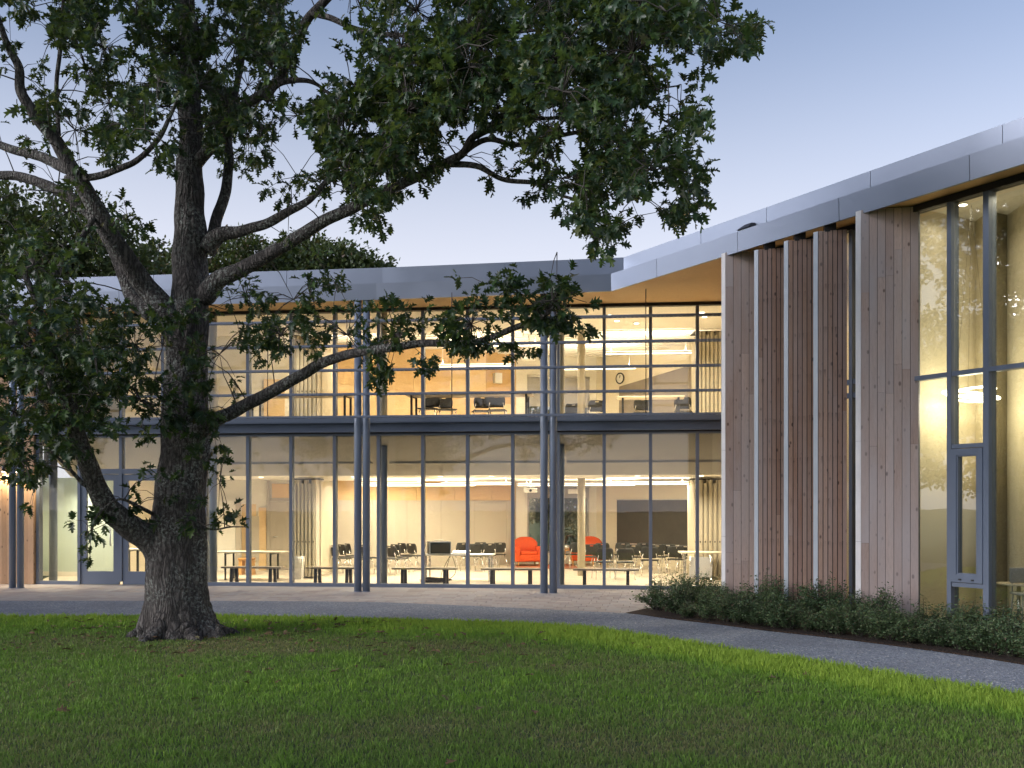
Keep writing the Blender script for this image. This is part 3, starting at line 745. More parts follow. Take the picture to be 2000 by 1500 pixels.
    # folded wall: every other facet has its shade painted as a darker colour
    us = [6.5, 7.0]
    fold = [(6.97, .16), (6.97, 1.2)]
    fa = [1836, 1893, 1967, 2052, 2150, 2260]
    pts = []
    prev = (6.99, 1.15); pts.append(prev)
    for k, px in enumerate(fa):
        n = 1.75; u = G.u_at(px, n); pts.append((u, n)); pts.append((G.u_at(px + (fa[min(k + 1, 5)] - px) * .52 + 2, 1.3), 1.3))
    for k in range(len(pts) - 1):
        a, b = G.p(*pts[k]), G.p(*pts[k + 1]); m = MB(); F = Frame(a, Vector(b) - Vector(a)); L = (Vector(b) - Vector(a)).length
        F.box(m, 0, L, 0, .05, .02, 6.5); m.build('wall_facet', 'shaded_wall' if k % 2 == 0 else 'cream_wall', timb)
    m = MB(); G.box(m, 3.4, 6.9, 3.0, 3.1, .02, 6.5); m.build('wall', 'ply_wall', timb)
    m = MB(); G.box(m, 6.86, 6.96, .142, 3.0, .02, 6.5); m.build('wall', 'cream_wall', timb)
    m = MB(); G.box(m, WEND - .1, WEND, .142, 3.0, .02, 6.5); m.build('wall', 'cream_wall', timb)
    m = MB(); G.box(m, 3.4, 3.5, .15, 3.0, .02, 6.5); m.build('wall', 'cream_wall', timb)
    # flood lamp on the fascia
    s = FW.u_at(1428); c = Vector(FW.p(s, .43)); z = 6.93
    r = empty('flood_lamp', (c.x, c.y, z)); tag(r, 'small dark wedge-shaped flood lamp on the metal roof edge', 'lamp')
    m = MB(); F = Frame(FW.p(s, .5), FW.u)
    m.hexa([F.p3(-.15, -.24, z - .05), F.p3(.15, -.24, z - .05), F.p3(.15, -.01, z - .05), F.p3(-.15, -.01, z - .05), F.p3(-.09, -.10, z + .06), F.p3(.09, -.10, z + .06), F.p3(.09, -.01, z + .07), F.p3(-.09, -.01, z + .07)]); m.build('housing', 'dark_metal', r)
    m = MB(); F.box(m, -.12, .12, -.21, -.04, z - .058, z - .0505); m.build('lens', 'screen_grey', r)
timber()

# ================================================================== LAMPS OF THE BUILDING
WARM = (1.0, .86, .66)
def area_light(parent, loc, sx, sy, w, color=WARM, up=False, rz=0.0, spread=180):
    l = bpy.data.lights.new('lamp_light', 'AREA'); l.shape = 'RECTANGLE'; l.size = sx; l.size_y = sy; l.energy = w * LAMP; l.color = color; l.spread = R(spread)
    o = bpy.data.objects.new('lamp_light', l); link(o, parent); o.location = loc; o.rotation_euler = (math.pi if up else 0, 0, rz); return o
def pendant(px0, px1, Y, z, label, w, drop, upw=None):
    x0, x1 = X(px0, Y), X(px1, Y); ang = math.atan2(FM.u.y, FM.u.x); L = x1 - x0; cx = (x0 + x1) / 2
    r = empty('linear_pendant', (cx, Y, z), ang); tag(r, label, 'pendant lamp', 'linear pendant lamps in the classrooms')
    m = MB(); m.box(-L / 2, L / 2, -.04, .04, .012, .065); m.build('housing', 'white_plastic', r, True)
    m = MB(); m.box(-L / 2 + .02, L / 2 - .02, -.034, .034, .0, .0115); m.build('diffuser', 'lamp_glow', r, True)
    m = MB(); m.box(-L / 2 + .02, L / 2 - .02, -.034, .034, .0655, .072); m.build('diffuser', 'lamp_glow', r, True)
    for t in (-.42, .42):
        m = MB(); m.tube([(L * t, 0, .06), (L * t, 0, drop)], .006, 6); m.build('wire', 'alu_trim', r, True)
    area_light(r, (0, 0, -.01), L, .07, w); area_light(r, (0, 0, .08), L, .07, upw if upw is not None else w * .8, up=True)
# ground floor: the rows of lamps just under the flat ceiling
for i, (a, b, Y, wd) in enumerate([(690, 830, 28.2, 'over the chairs beside the folding partition'), (860, 1000, 28.2, 'above the equipment table'), (1010, 1240, 29.4, 'in front of the red armchairs'),
                                   (1180, 1345, 27.6, 'above the chairs facing the blackboard'), (700, 930, 30.0, 'nearest the plywood frieze downstairs')]):
    pendant(a, b, Y, 2.48, 'glowing linear pendant lamp downstairs, ' + wd, 58, .17, 30)
for i, (a, b, Y, z, wd) in enumerate([(852, 1000, 29.6, 5.93, 'in front of the plywood wall'), (1075, 1242, 30.6, 5.98, 'beside the wall clock'), (1180, 1352, 28.6, 6.15, 'beside the folded partition'),
                                      (600, 740, 28.6, 6.1, 'behind the lower oak limb'), (880, 1060, 27.9, 6.25, 'nearest the hanging projector')]):
    pendant(a, b, Y, z, 'glowing linear pendant lamp upstairs, ' + wd, 46, .6, 46)
def downlight(px, n, z, label, w=0, F=FM, name='downlight'):
    x, y = F.p(F.u_at(px, n), n); r = empty(name, (x, y, z)); tag(r, label, 'downlight', 'round recessed downlights')
    m = MB(); m.cyl(0, 0, -.006, .012, .075, 20); m.build('trim_ring', 'white_plastic', r, True)
    m = MB(); m.cyl(0, 0, -.010, -.0065, .06, 20); m.build('lens', 'down_glow', r, True)
    if w: area_light(r, (0, 0, -.02), .12, .12, w, spread=140)
for px, n, wd in ((848, 1.3, 'above the end of the low oak limb'), (1191, 1.3, 'second along from the hanger rod'), (1243, 2.5, 'between the two middle mullions, deepest one'), (1371, 1.2, 'close to the first timber fin'), (1376, 1.8, 'just behind the one by the first timber fin'), (1205, 2.1, 'half hidden behind the top sunshade bar'), (560, 1.4, 'above the drooping oak leaves'), (440, 1.4, 'beside the oak trunk')):
    downlight(px, n, Z_SOF - .004, 'small round downlight in the upper ceiling, ' + wd, 34)
for px, n, wd in ((510, 2.4, 'over the white wall'), (690, 2.2, 'behind the pair of columns'), (860, 2.2, 'over the equipment case'), (960, 2.2, 'before the red armchair'), (1245, 2.2, 'before the blackboard'), (300, 2.0, 'behind the oak trunk'), (1370, 2.3, 'beside the stacked partition'), (150, 1.9, 'inside the entrance'), (420, 2.6, 'beside the inner column')):
    downlight(px, n, ZC1 - .004, 'small round downlight in the lower ceiling, ' + wd, 42)
def wall_lamp(px, label, w):
    u = FM.u_at(px, -.18); r = empty('wall_lamp', FM.p3(u, -.19, 2.72)); tag(r, label, 'wall lamp', 'wall lamps on the timber by the entrance')
    m = MB(); m.cyl(0, 0, 0, .16, .045, 16); m.build('housing', 'dark_metal', r, True)
    m = MB(); m.cyl(0, 0, -.012, -.001, .038, 16); m.build('lens', 'wall_glow', r, True)
    l = bpy.data.lights.new('lamp_light', 'SPOT'); l.energy = w * LAMP; l.spot_size = R(120); l.spot_blend = .8; l.color = (1, .78, .48); l.shadow_soft_size = .04
    o = bpy.data.objects.new('lamp_light', l); link(o, r); o.location = (0, 0, -.02)
wall_lamp(8, 'bright wall lamp on the timber wall, at the picture edge', 90); wall_lamp(31, 'bright starry lamp between the two entrance columns', 90); wall_lamp(76, 'bright wall lamp at the last board beside the entrance glass', 70)
def ring_lamp():
    G = Frame(FW.p(0, GW), FW.u); n = .70; u = G.u_at(1897, n); x, y = G.p(u, n); z = Zp(772, y)
    r = empty('ring_lamp', (x, y, z)); tag(r, 'pendant lamp of looping glowing rings in the tall window', 'pendant lamp')
    for k, (ra, rb, dz, tx, ty, rz) in enumerate(((.46, .30, .0, .05, .10, .3), (.40, .34, .05, -.10, .05, 1.2), (.34, .26, -.05, .12, -.08, 2.2))):
        mt = Matrix.Rotation(rz, 4, 'Z') @ Matrix.Rotation(tx, 4, 'X') @ Matrix.Rotation(ty, 4, 'Y')
        pts = [mt @ Vector((ra * math.cos(t), rb * math.sin(t), 0)) + Vector((0, 0, dz)) for t in np.linspace(0, 2 * math.pi, 40)]
        m = MB(); m.tube(pts, .016, 6); m.build('ring', 'ring_glow', r, True)
    for t in (0, 2.1, 4.2):
        m = MB(); m.tube([(.3 * math.cos(t), .25 * math.sin(t), 0), (0, 0, 6.48 - z)], .0015, 4); m.build('wire', 'dark_metal', r, True)
    l = bpy.data.lights.new('lamp_light', 'POINT'); l.energy = 36 * LAMP; l.color = (1, .84, .55); l.shadow_soft_size = .3
    o = bpy.data.objects.new('lamp_light', l); link(o, r); o.location = (0, 0, -.15)
    for uu, nn, zz, lb, w in ((8.6, .62, 6.49, 'small round downlight in the tall window room, beside the window head', 15), (10.2, .6, 6.49, 'small round downlight of the tall window room, beyond the picture edge', 20), (5.0, 1.2, 6.49, 'small round downlight behind the slatted fins', 70), (7.45, .62, 6.49, 'small round downlight next to the solid timber fin', 5)):
        q = G.p(uu, nn); rr = empty('downlight', (q[0], q[1], zz)); tag(rr, lb, 'downlight', 'round recessed downlights')
        m = MB(); m.cyl(0, 0, -.006, .012, .075, 20); m.build('trim_ring', 'white_plastic', rr, True)
        m = MB(); m.cyl(0, 0, -.010, -.0065, .06, 20); m.build('lens', 'down_glow', rr, True); area_light(rr, (0, 0, -.02), .12, .12, w, spread=150)
ring_lamp()

# ================================================================== FURNITURE
def make_chair():
    r = empty('stacking_chair', (0, 0, 0)); 
    m = MB(); W, H = .225, 9                      # back: curved shell with a hand slot
    rows = [(.50, .17), (.56, .215), (.64, .225), (.715, .222), (.745, .21), (.775, .20), (.80, .17)]
    vs = []; fs = []; cols = 9
    for j, (z, w) in enumerate(rows):
        for i in range(cols):
            t = i / (cols - 1) * 2 - 1; vs.append((t * w, -.20 - (z - .45) * .16 + .05 * t * t, z))
    n = len(vs)
    for j in range(len(rows) - 1):
        for i in range(cols - 1):
            if j == 4 and 2 < i < 5: continue
            if j == 4 and i in (3, 4): continue
            a = j * cols + i; fs.append((a, a + 1, a + cols + 1, a + cols))
    m.add(vs + [(x, y - .014, z) for x, y, z in vs], fs + [tuple(v + n for v in f[::-1]) for f in fs], True)
    per = [i for i in range(cols)] + [j * cols + cols - 1 for j in range(1, len(rows))] + [(len(rows) - 1) * cols + i for i in range(cols - 2, -1, -1)] + [j * cols for j in range(len(rows) - 2, 0, -1)]
    m.f += [(per[k], per[k] + n, per[(k + 1) % len(per)] + n, per[(k + 1) % len(per)]) for k in range(len(per))]; m.smooth += [False] * len(per)
    m.build('backrest', 'chair_black', r, True)
    rbox(-.225, .225, -.20, .23, .425, .455, .014, 2).build('seat', 'chair_black', r, True)
    for sx in (-1, 1):
        m = MB(); m.tube([(sx * .20, -.14, .42), (sx * .235, -.25, .2), (sx * .25, -.29, .0)], .011, 8); m.build('leg', 'chrome', r, True)
        m = MB(); m.tube([(sx * .20, .10, .42), (sx * .235, .22, .2), (sx * .245, .25, .0)], .011, 8); m.build('leg', 'chrome', r, True)
        m = MB(); m.tube([(sx * .20, -.16, .42), (sx * .19, -.215, .52), (sx * .17, -.225, .62)], .011, 8); m.build('back_post', 'chrome', r, True)
    return r
chair0 = make_chair(); _used = [False]
def chair(px, Y, rz, label, z=.02, group='black stacking chairs downstairs'):
    o = chair0 if not _used[0] else copy_tree(chair0); _used[0] = True
    o.location = (X(px, Y), Y, z); o.rotation_euler = (0, 0, R(rz)); tag(o, label, 'chair', group); return o
L_ = 'black stacking chair with chrome legs, '
RIGHT_FRONT = [(1178, 26.4, 6), (1221, 26.2, -4)]
for (px, Y, rz), w in zip([(1178, 26.4, 8), (1221, 26.2, -5), (1270, 27.2, -12), (1322, 27.6, -20)], ['front chair beside the beige column', 'front row before the blackboard, second from the beige column', 'front row before the blackboard, third from the beige column', 'front row, next to the pale table by the partition']):
    chair(px, Y, rz, L_ + w)
for (px, Y, rz), w in zip([(1121, 30.4, 20), (1150, 29.0, 14), (1173, 30.0, 8), (1215, 30.3, 0), (1237, 28.8, -6), (1258, 30.2, -8), (1285, 28.9, -12), (1307, 29.2, -16), (1343, 28.4, -24)],
                          ['partly behind the beige column', 'just clear of the beige column, second row', 'third row, in front of the far red armchair', 'third row, under the blackboard corner', 'second row, under the left half of the blackboard', 'third row, under the middle of the blackboard', 'second row, under the right half of the blackboard', 'second row, two from the folded partition', 'second row, touching the folded partition']):
    chair(px, Y, rz, L_ + w)
for (px, Y, rz), w in zip([(664, 28.2, -50), (680, 28.9, -55), (692, 29.6, -60), (724, 28.4, -55), (757, 28.3, -50), (774, 27.9, -40), (783, 29.0, -45), (796, 30.0, -50), (814, 29.6, -45)],
                          ['first beside the open partition panel', 'second from the open partition panel', 'just left of the column pair, third from the partition', 'seen behind the outdoor column pair', 'beside the dark inner column', 'second past the dark inner column, nearest the glass', 'third past the dark inner column', 'fourth past the dark inner column, against the pinboards', 'last before the equipment table']):
    chair(px, Y, rz, L_ + w)
for (px, Y, rz), w in zip([(895, 30.3, 40), (922, 29.4, 30), (931, 30.6, 35), (950, 29.7, 25), (969, 30.4, 30)], ['right behind the equipment case', 'behind the equipment table, second from the case', 'behind the equipment table, against the pinboards', 'behind the equipment table, fourth from the case', 'last in the row, closest to the red armchair']):
    chair(px, Y, rz, L_ + w)
for (px, Y, rz), w in zip([(838, 26.0, 160), (872, 26.2, 200), (940, 26.6, 10), (972, 26.4, -8), (1115, 28.0, 160), (1161, 27.6, 10), (1250, 27.2, 8), (1335, 26.8, -15)], ['first at the long upstairs table', 'second at the long upstairs table', 'third at the long upstairs table', 'fourth at the long upstairs table', 'upstairs below the far window', 'upstairs beside the beige column', 'upstairs at the table before the dark panel', 'upstairs nearest the folded partition']):
    chair(px, Y, rz, 'chair back, ' + w, 3.92, 'chairs upstairs')

def armchair(px, Y, rz, label):
    r = empty('armchair', (X(px, Y), Y, .02), R(rz)); tag(r, label, 'armchair', 'red armchairs')
    rbox(-.36, .36, -.36, .34, .15, .36, .04).build('seat_base', 'red_fabric', r, True)
    rbox(-.27, .27, -.33, .37, .345, .47, .05).build('seat_cushion', 'red_fabric', r, True)
    m = MB(); prof = []
    for i in range(17):
        t = i / 16 * 2 - 1; prof.append((t * .37, .36 + .55 * (1 - abs(t) ** 3.2 * .32)))
    front = [(x, .20 - .10 * (abs(x) / .37) ** 3, .30) for x, z in prof] + [(x, .28 - .12 * (abs(x) / .37) ** 3, z) for x, z in prof]
    back = [(x, .37, .30) for x, z in prof] + [(x, .42, z - .02) for x, z in prof]
    n = 17; V = front + back; fs = []
    for i in range(n - 1): fs += [(i, i + 1, n + i + 1, n + i), (2 * n + i + 1, 2 * n + i, 3 * n + i, 3 * n + i + 1), (n + i, n + i + 1, 3 * n + i + 1, 3 * n + i), (i + 1, i, 2 * n + i, 2 * n + i + 1)]
    fs += [(0, n, 3 * n, 2 * n), (n - 1, 3 * n - 1, 4 * n - 1, 2 * n - 1)]
    m.add(V, fs, True); m.build('backrest', 'red_fabric', r, True)
    for s in (-1, 1):
        rbox(s * .35 - .07, s * .35 + .07, -.36, .33, .15, .53, .04).build('arm', 'red_fabric', r, True)
        m = MB(); m.tube([(s * .37, -.38, .53), (s * .37, .2, .53)], .085, 14); m.build('arm_roll', 'red_fabric', r, True)
        for y in (-.31, .33):
            m = MB(); m.tube([(s * .33, y, .15), (s * .34, y * 1.04, 0)], [.03, .018], 8); m.build('leg', 'lectern_wood', r, True)
armchair(1029, 32.0, 12, 'red armchair with rolled arms, fully in view between mullion and column')
armchair(1146, 32.4, -25, 'red armchair half hidden behind the beige column and chairs')
m = MB(); m.prism([(X(1005, 31.0), 30.6), (X(1130, 31), 30.6), (X(1120, 32.6), 32.9), (X(1008, 32.6), 32.7)], .021, .032); m.solo('rug', 'rug_red', 'reddish rug under the armchairs', 'rug')
def side_table():
    x, y = X(1107, 31.6), 31.6; r = empty('side_table', (x, y, .02)); tag(r, 'small wooden side table between the red armchairs', 'table')
    m = MB(); m.cyl(0, 0, .50, .53, .26, 24); m.build('table_top', 'lectern_wood', r, True)
    for k in range(3):
        a = k * 2.1; m = MB(); m.tube([(.1 * math.cos(a), .1 * math.sin(a), .5), (.2 * math.cos(a), .2 * math.sin(a), 0)], .015, 8); m.build('leg', 'lectern_wood', r, True)
    m = MB(); pts = [(x, y, .55 + .16 * i / 10) for i in range(11)]; m.tube(pts, [max(.004, .09 * math.sqrt(max(0, 1 - (i / 5 - 1) ** 2))) for i in range(11)], 16)
    m.solo('glass_globe', 'alu_trim', 'pale glassy globe standing on the small side table', 'ornament')
side_table()
def bench(p0, p1, n, label):
    u0, u1 = FM.u_at(p0, n), FM.u_at(p1, n); L = u1 - u0; ang = math.atan2(FM.u.y, FM.u.x)
    r = empty('bench', FM.p3((u0 + u1) / 2, n, .02), ang); tag(r, label, 'bench', 'low benches behind the glass')
    for k in range(3): 
        m = MB(); m.box(-L / 2, L / 2, -.18 + k * .122, -.18 + k * .122 + .116, .37, .41); m.build('seat_plank', 'bench_top', r, True)
    for s in (-1, 1):
        for y0, y1 in ((-.15, -.19), (.15, .19)):
            m = MB(); x = s * (L / 2 - .26); m.hexa([(x - .035, y1 - .03, 0), (x + .035, y1 - .03, 0), (x + .035, y1 + .03, 0), (x - .035, y1 + .03, 0), (x - .035, y0 - .03, .37), (x + .035, y0 - .03, .37), (x + .035, y0 + .03, .37), (x - .035, y0 + .03, .37)]); m.build('leg', 'dark_metal', r, True)
for p0, p1, w in ((437, 553, 'below the folding table, next to the oak trunk'), (600, 702, 'behind the column pair, by the waste bin'), (768, 892, 'in front of the equipment table'), (941, 1057, 'in front of the red armchair'), (1120, 1248, 'in front of the black chairs and blackboard')):
    bench(p0, p1, .75, 'low bench just inside the glass, ' + w)
def table(p0, p1, Y, zt, z0, d, label, top='table_top', leg='dark_metal', rz=None, legr=.025, inset=.15):
    x0, x1 = X(p0, Y), X(p1, Y); L = x1 - x0; r = empty('table', ((x0 + x1) / 2, Y, z0), math.atan2(FM.u.y, FM.u.x) if rz is None else R(rz)); tag(r, label, 'table')
    rbox(-L / 2, L / 2, -d / 2, d / 2, zt - z0 - .035, zt - z0, .006, 1).build('table_top', top, r, True)
    for sx in (-1, 1):
        for sy in (-1, 1):
            m = MB(); x, y = sx * (L / 2 - inset), sy * (d / 2 - .07); m.box(x - legr, x + legr, y - legr, y + legr, 0, zt - z0 - .036); m.build('leg', leg, r, True)
        m = MB(); x = sx * (L / 2 - inset); m.tube([(x, -d / 2 + .1, zt - z0 - .06), (x, d / 2 - .1, zt - z0 - .06)], .014, 6); m.build('brace', leg, r, True)
    return r
table(424, 560, 26.2, .74, .02, .7, 'long pale folding table beside the oak trunk, downstairs', leg='dark_metal', legr=.02, inset=.3)
table(829, 965, 25.6, .70, .02, .65, 'white table carrying the equipment case, downstairs', 'white_plastic', 'chrome', legr=.022, inset=.08)
table(1326, 1440, 26.0, .74, .02, .7, 'pale table in front of the folded partition beside the timber fin', leg='chrome', legr=.02)
table(238, 300, 27.0, .78, .02, .6, 'round-edged tall table seen through the entrance door beside the trunk', 'white_plastic', 'dark_metal', legr=.02, inset=.3)
table(486, 693, 25.6, 4.66, 3.92, .7, 'long wooden table upstairs behind the lower oak limb', 'bench_top')
table(795, 1042, 25.6, 4.68, 3.92, .75, 'longest wooden table upstairs, before the plywood wall', 'bench_top')
table(1205, 1335, 26.0, 4.66, 3.92, .7, 'pale wooden table upstairs, before the dark sloping panel')
def folded_tables():
    Y = 25.5; x = X(1368, Y); r = empty('folded_table', (x, Y, .02), R(-8)); tag(r, 'grey flip-top table folded upright beneath the pale table', 'table')
    m = MB(); m.hexa([(-.28, -.08, .10), (.28, -.08, .10), (.28, -.04, .10), (-.28, -.04, .10), (-.26, .06, .60), (.30, .06, .60), (.30, .10, .60), (-.26, .10, .60)]); m.build('table_top', 'screen_grey', r, True)
    for s in (-1, 1):
        m = MB(); m.tube([(s * .25, -.30, .04), (s * .25, 0, .12), (s * .25, .30, .04)], .02, 8); m.build('foot_bar', 'chrome', r, True)
        m = MB(); m.tube([(s * .25, 0, .12), (s * .25, .02, .62)], .02, 8); m.build('leg', 'chrome', r, True)
        for y in (-.3, .3):
            m = MB(); m.tube([(s * .25 - .015, y, .025), (s * .25 + .015, y, .025)], .025, 10); m.build('castor', 'chair_black', r, True)
folded_tables()
def equipment():
    Y = 25.5; x0, x1 = X(836, Y), X(878, Y); z0 = .703; z1 = Zp(1057.5, Y); r = empty('equipment_case', ((x0 + x1) / 2, Y, z0), R(12)); tag(r, 'black equipment flight case with metal corners on the white table', 'case')
    w, h, d = (x1 - x0) / 2, z1 - z0, .26
    rbox(-w, w, -d, d, 0, h, .012, 1).build('case_body', 'case_black', r, True)
    m = MB(); e = .022
    for a, b, c, f in ((-w, w, 0, e), (-w, w, h - e, h), (-w, -w + e, e, h - e), (w - e, w, e, h - e)): m.box(a, b, -d - .006, -d - .001, c, f)
    m.build('metal_edging', 'alu_trim', r, True)
    m = MB()
    for a, b, c, f in ((-d, d, 0, e), (-d, d, h - e, h), (-d, -d + e, e, h - e), (d - e, d, e, h - e)): m.box(w + .001, w + .006, a, b, c, f)
    m.build('metal_edging', 'alu_trim', r, True)
    m = MB(); m.box(-w + .05, w - .05, -d - .004, -d - .0005, .06, h - .06); m.build('equipment_front', 'slate_board', r, True)
    m = MB(); m.tube([(-.1, 0, h), (-.1, 0, h + .03), (.1, 0, h + .03), (.1, 0, h)], .01, 6); m.build('handle', 'alu_trim', r, True)
    m = MB(); m.hexa([(0, 0, 0), (.36, 0, 0), (.36, .3, 0), (0, .3, 0), (0, 0, .03), (.36, 0, .03), (.36, .3, .08), (0, .3, .08)]); m.v = [(X(884, 25.4) + x, 25.3 + y, .703 + z) for x, y, z in m.v]
    m.solo('mixing_desk', 'alu_trim', 'flat grey mixing desk beside the equipment case', 'mixer')
    m = MB()
    for k in range(9):
        cx, cy = X(848, 25.2) + random.uniform(-.14, .14), 25.2 + random.uniform(-.1, .1); ra = random.uniform(.10, .22)
        m.tube([(cx + ra * 1.4 * math.cos(t), cy + ra * .7 * math.sin(t), .03 + .012 * k + .008 * math.sin(3 * t + k)) for t in np.linspace(0, 6.2, 18)], .011, 6)
    m.solo('cable_coil', 'cable_black', 'heap of coiled black cables on the floor under the equipment table', 'cable')
    m = MB(); a = Vector((X(880, 25.5), 25.75, .70))
    for k in range(3):
        b = Vector((X(862 + 8 * k, 25.5), 25.7, .04)); m.tube([a.lerp(b, t) + Vector((.18 * math.sin(t * 3.1) * (1 if k % 2 else -.6), 0, -.12 * math.sin(t * 3.1))) for t in np.linspace(0, 1, 12)], .007, 6)
    m.solo('hanging_cables', 'cable_black', 'thin black cables hanging from the equipment table', 'cable')
equipment()
def bin_():
    Y = 26.4; x = X(583, Y); r = empty('waste_bin', (x, Y, .02)); tag(r, 'pale tapered waste bin lined with a white bag', 'bin')
    m = MB(); m.hexa([(-.10, -.14, 0), (.10, -.14, 0), (.10, .14, 0), (-.10, .14, 0), (-.135, -.20, .52), (.135, -.20, .52), (.135, .20, .52), (-.135, .20, .52)]); m.build('bin_body', 'white_plastic', r, True)
    m = MB(); sec = [(.43, .142), (.47, .150), (.53, .148), (.575, .152), (.58, .14)]; vs = []; fs = []
    for j, (z, w) in enumerate(sec):
        for k in range(20):
            a = 2 * math.pi * k / 20; c, s_ = math.cos(a), math.sin(a); q = (abs(c) ** 4 + abs(s_) ** 4) ** -.25; wob = 1 + .03 * math.sin(5 * a + j) + random.uniform(-.02, .02)
            vs.append((c * q * w * wob, s_ * q * w * 1.42 * wob, z + random.uniform(-.012, .012)))
    for j in range(4):
        for k in range(20): fs.append((j * 20 + k, j * 20 + (k + 1) % 20, (j + 1) * 20 + (k + 1) % 20, (j + 1) * 20 + k))
    m.add(vs, fs, True); m.build('bag', 'bag_plastic', r, True)
bin_()
def lectern():
    Y = 28.0; x = X(482, Y); r = empty('lectern', (x, Y, .02), R(-5)); tag(r, 'low wooden stand with splayed legs behind the folding table', 'stand')
    rbox(-.2, .2, -.15, .15, .40, .46, .01, 1).build('top', 'lectern_wood', r, True)
    for s in (-1, 1):
        m = MB(); m.hexa([(s * .15 - .05, -.16, 0), (s * .15 + .05, -.16, 0), (s * .15 + .05, .16, 0), (s * .15 - .05, .16, 0), (s * .13 - .05, -.12, .40), (s * .13 + .05, -.12, .40), (s * .13 + .05, .12, .40), (s * .13 - .05, .12, .40)]); m.build('leg', 'lectern_wood', r, True)
lectern()
def partition(p0, p1, Y, z0, z1, label, np_=6, wing=None):
    r = empty('folding_partition', (X((p0 + p1) / 2, Y), Y, z0)); tag(r, label, 'partition', 'stacked folding partitions')
    w = (X(p1, Y) - X(p0, Y)) / np_
    for k in range(np_):
        xa = X(p0, Y) + w * k
        m = MB(); m.box(xa + .006, xa + w * .62, Y - .55, Y + .45, z0 + .05, z1 - (.03 if k % 2 else .12)); pn = m.build('panel', 'partition', r)
        m = MB(); m.box(xa + w * .64, xa + w * .94, Y - .50, Y + .42, z0 + .06, z1 - .02); m.build('seal', 'grey_panel', pn)
        m = MB(); m.box(xa + w * .2, xa + w * .45, Y - .558, Y - .5505, z0 + .93, z0 + .97); m.build('latch', 'dark_metal', pn)
    m = MB(); m.box(X(p0, Y) - .05, X(p1, Y) + .05, Y - .3, Y + .3, z1 - .015, z1 + .02); m.build('track', 'dark_metal', r)
    if wing:
        m = MB(); a, b = X(wing[0], Y), X(wing[1], Y + 1.2); m.hexa([(a, Y, z0 + .04), (b, Y + 1.2, z0 + .04), (b, Y + 1.26, z0 + .04), (a, Y + .06, z0 + .04), (a, Y, z1 - .05), (b, Y + 1.2, z1 - .05), (b, Y + 1.26, z1 - .05), (a, Y + .06, z1 - .05)]); m.build('panel', 'partition', r)
partition(582, 625, 27.1, .02, 2.60, 'stack of folded beige partition panels downstairs beside the waste bin', wing=(626, 652))
partition(1348, 1404, 27.0, .02, 2.60, 'stack of folded beige partition panels downstairs beside the blackboard')
partition(580, 627, 27.1, 3.92, 6.35, 'stack of folded beige partition panels upstairs behind the oak limb', wing=(628, 650))
partition(1356, 1403, 27.0, 3.92, 6.44, 'stack of folded beige partition panels upstairs beside the timber fin')
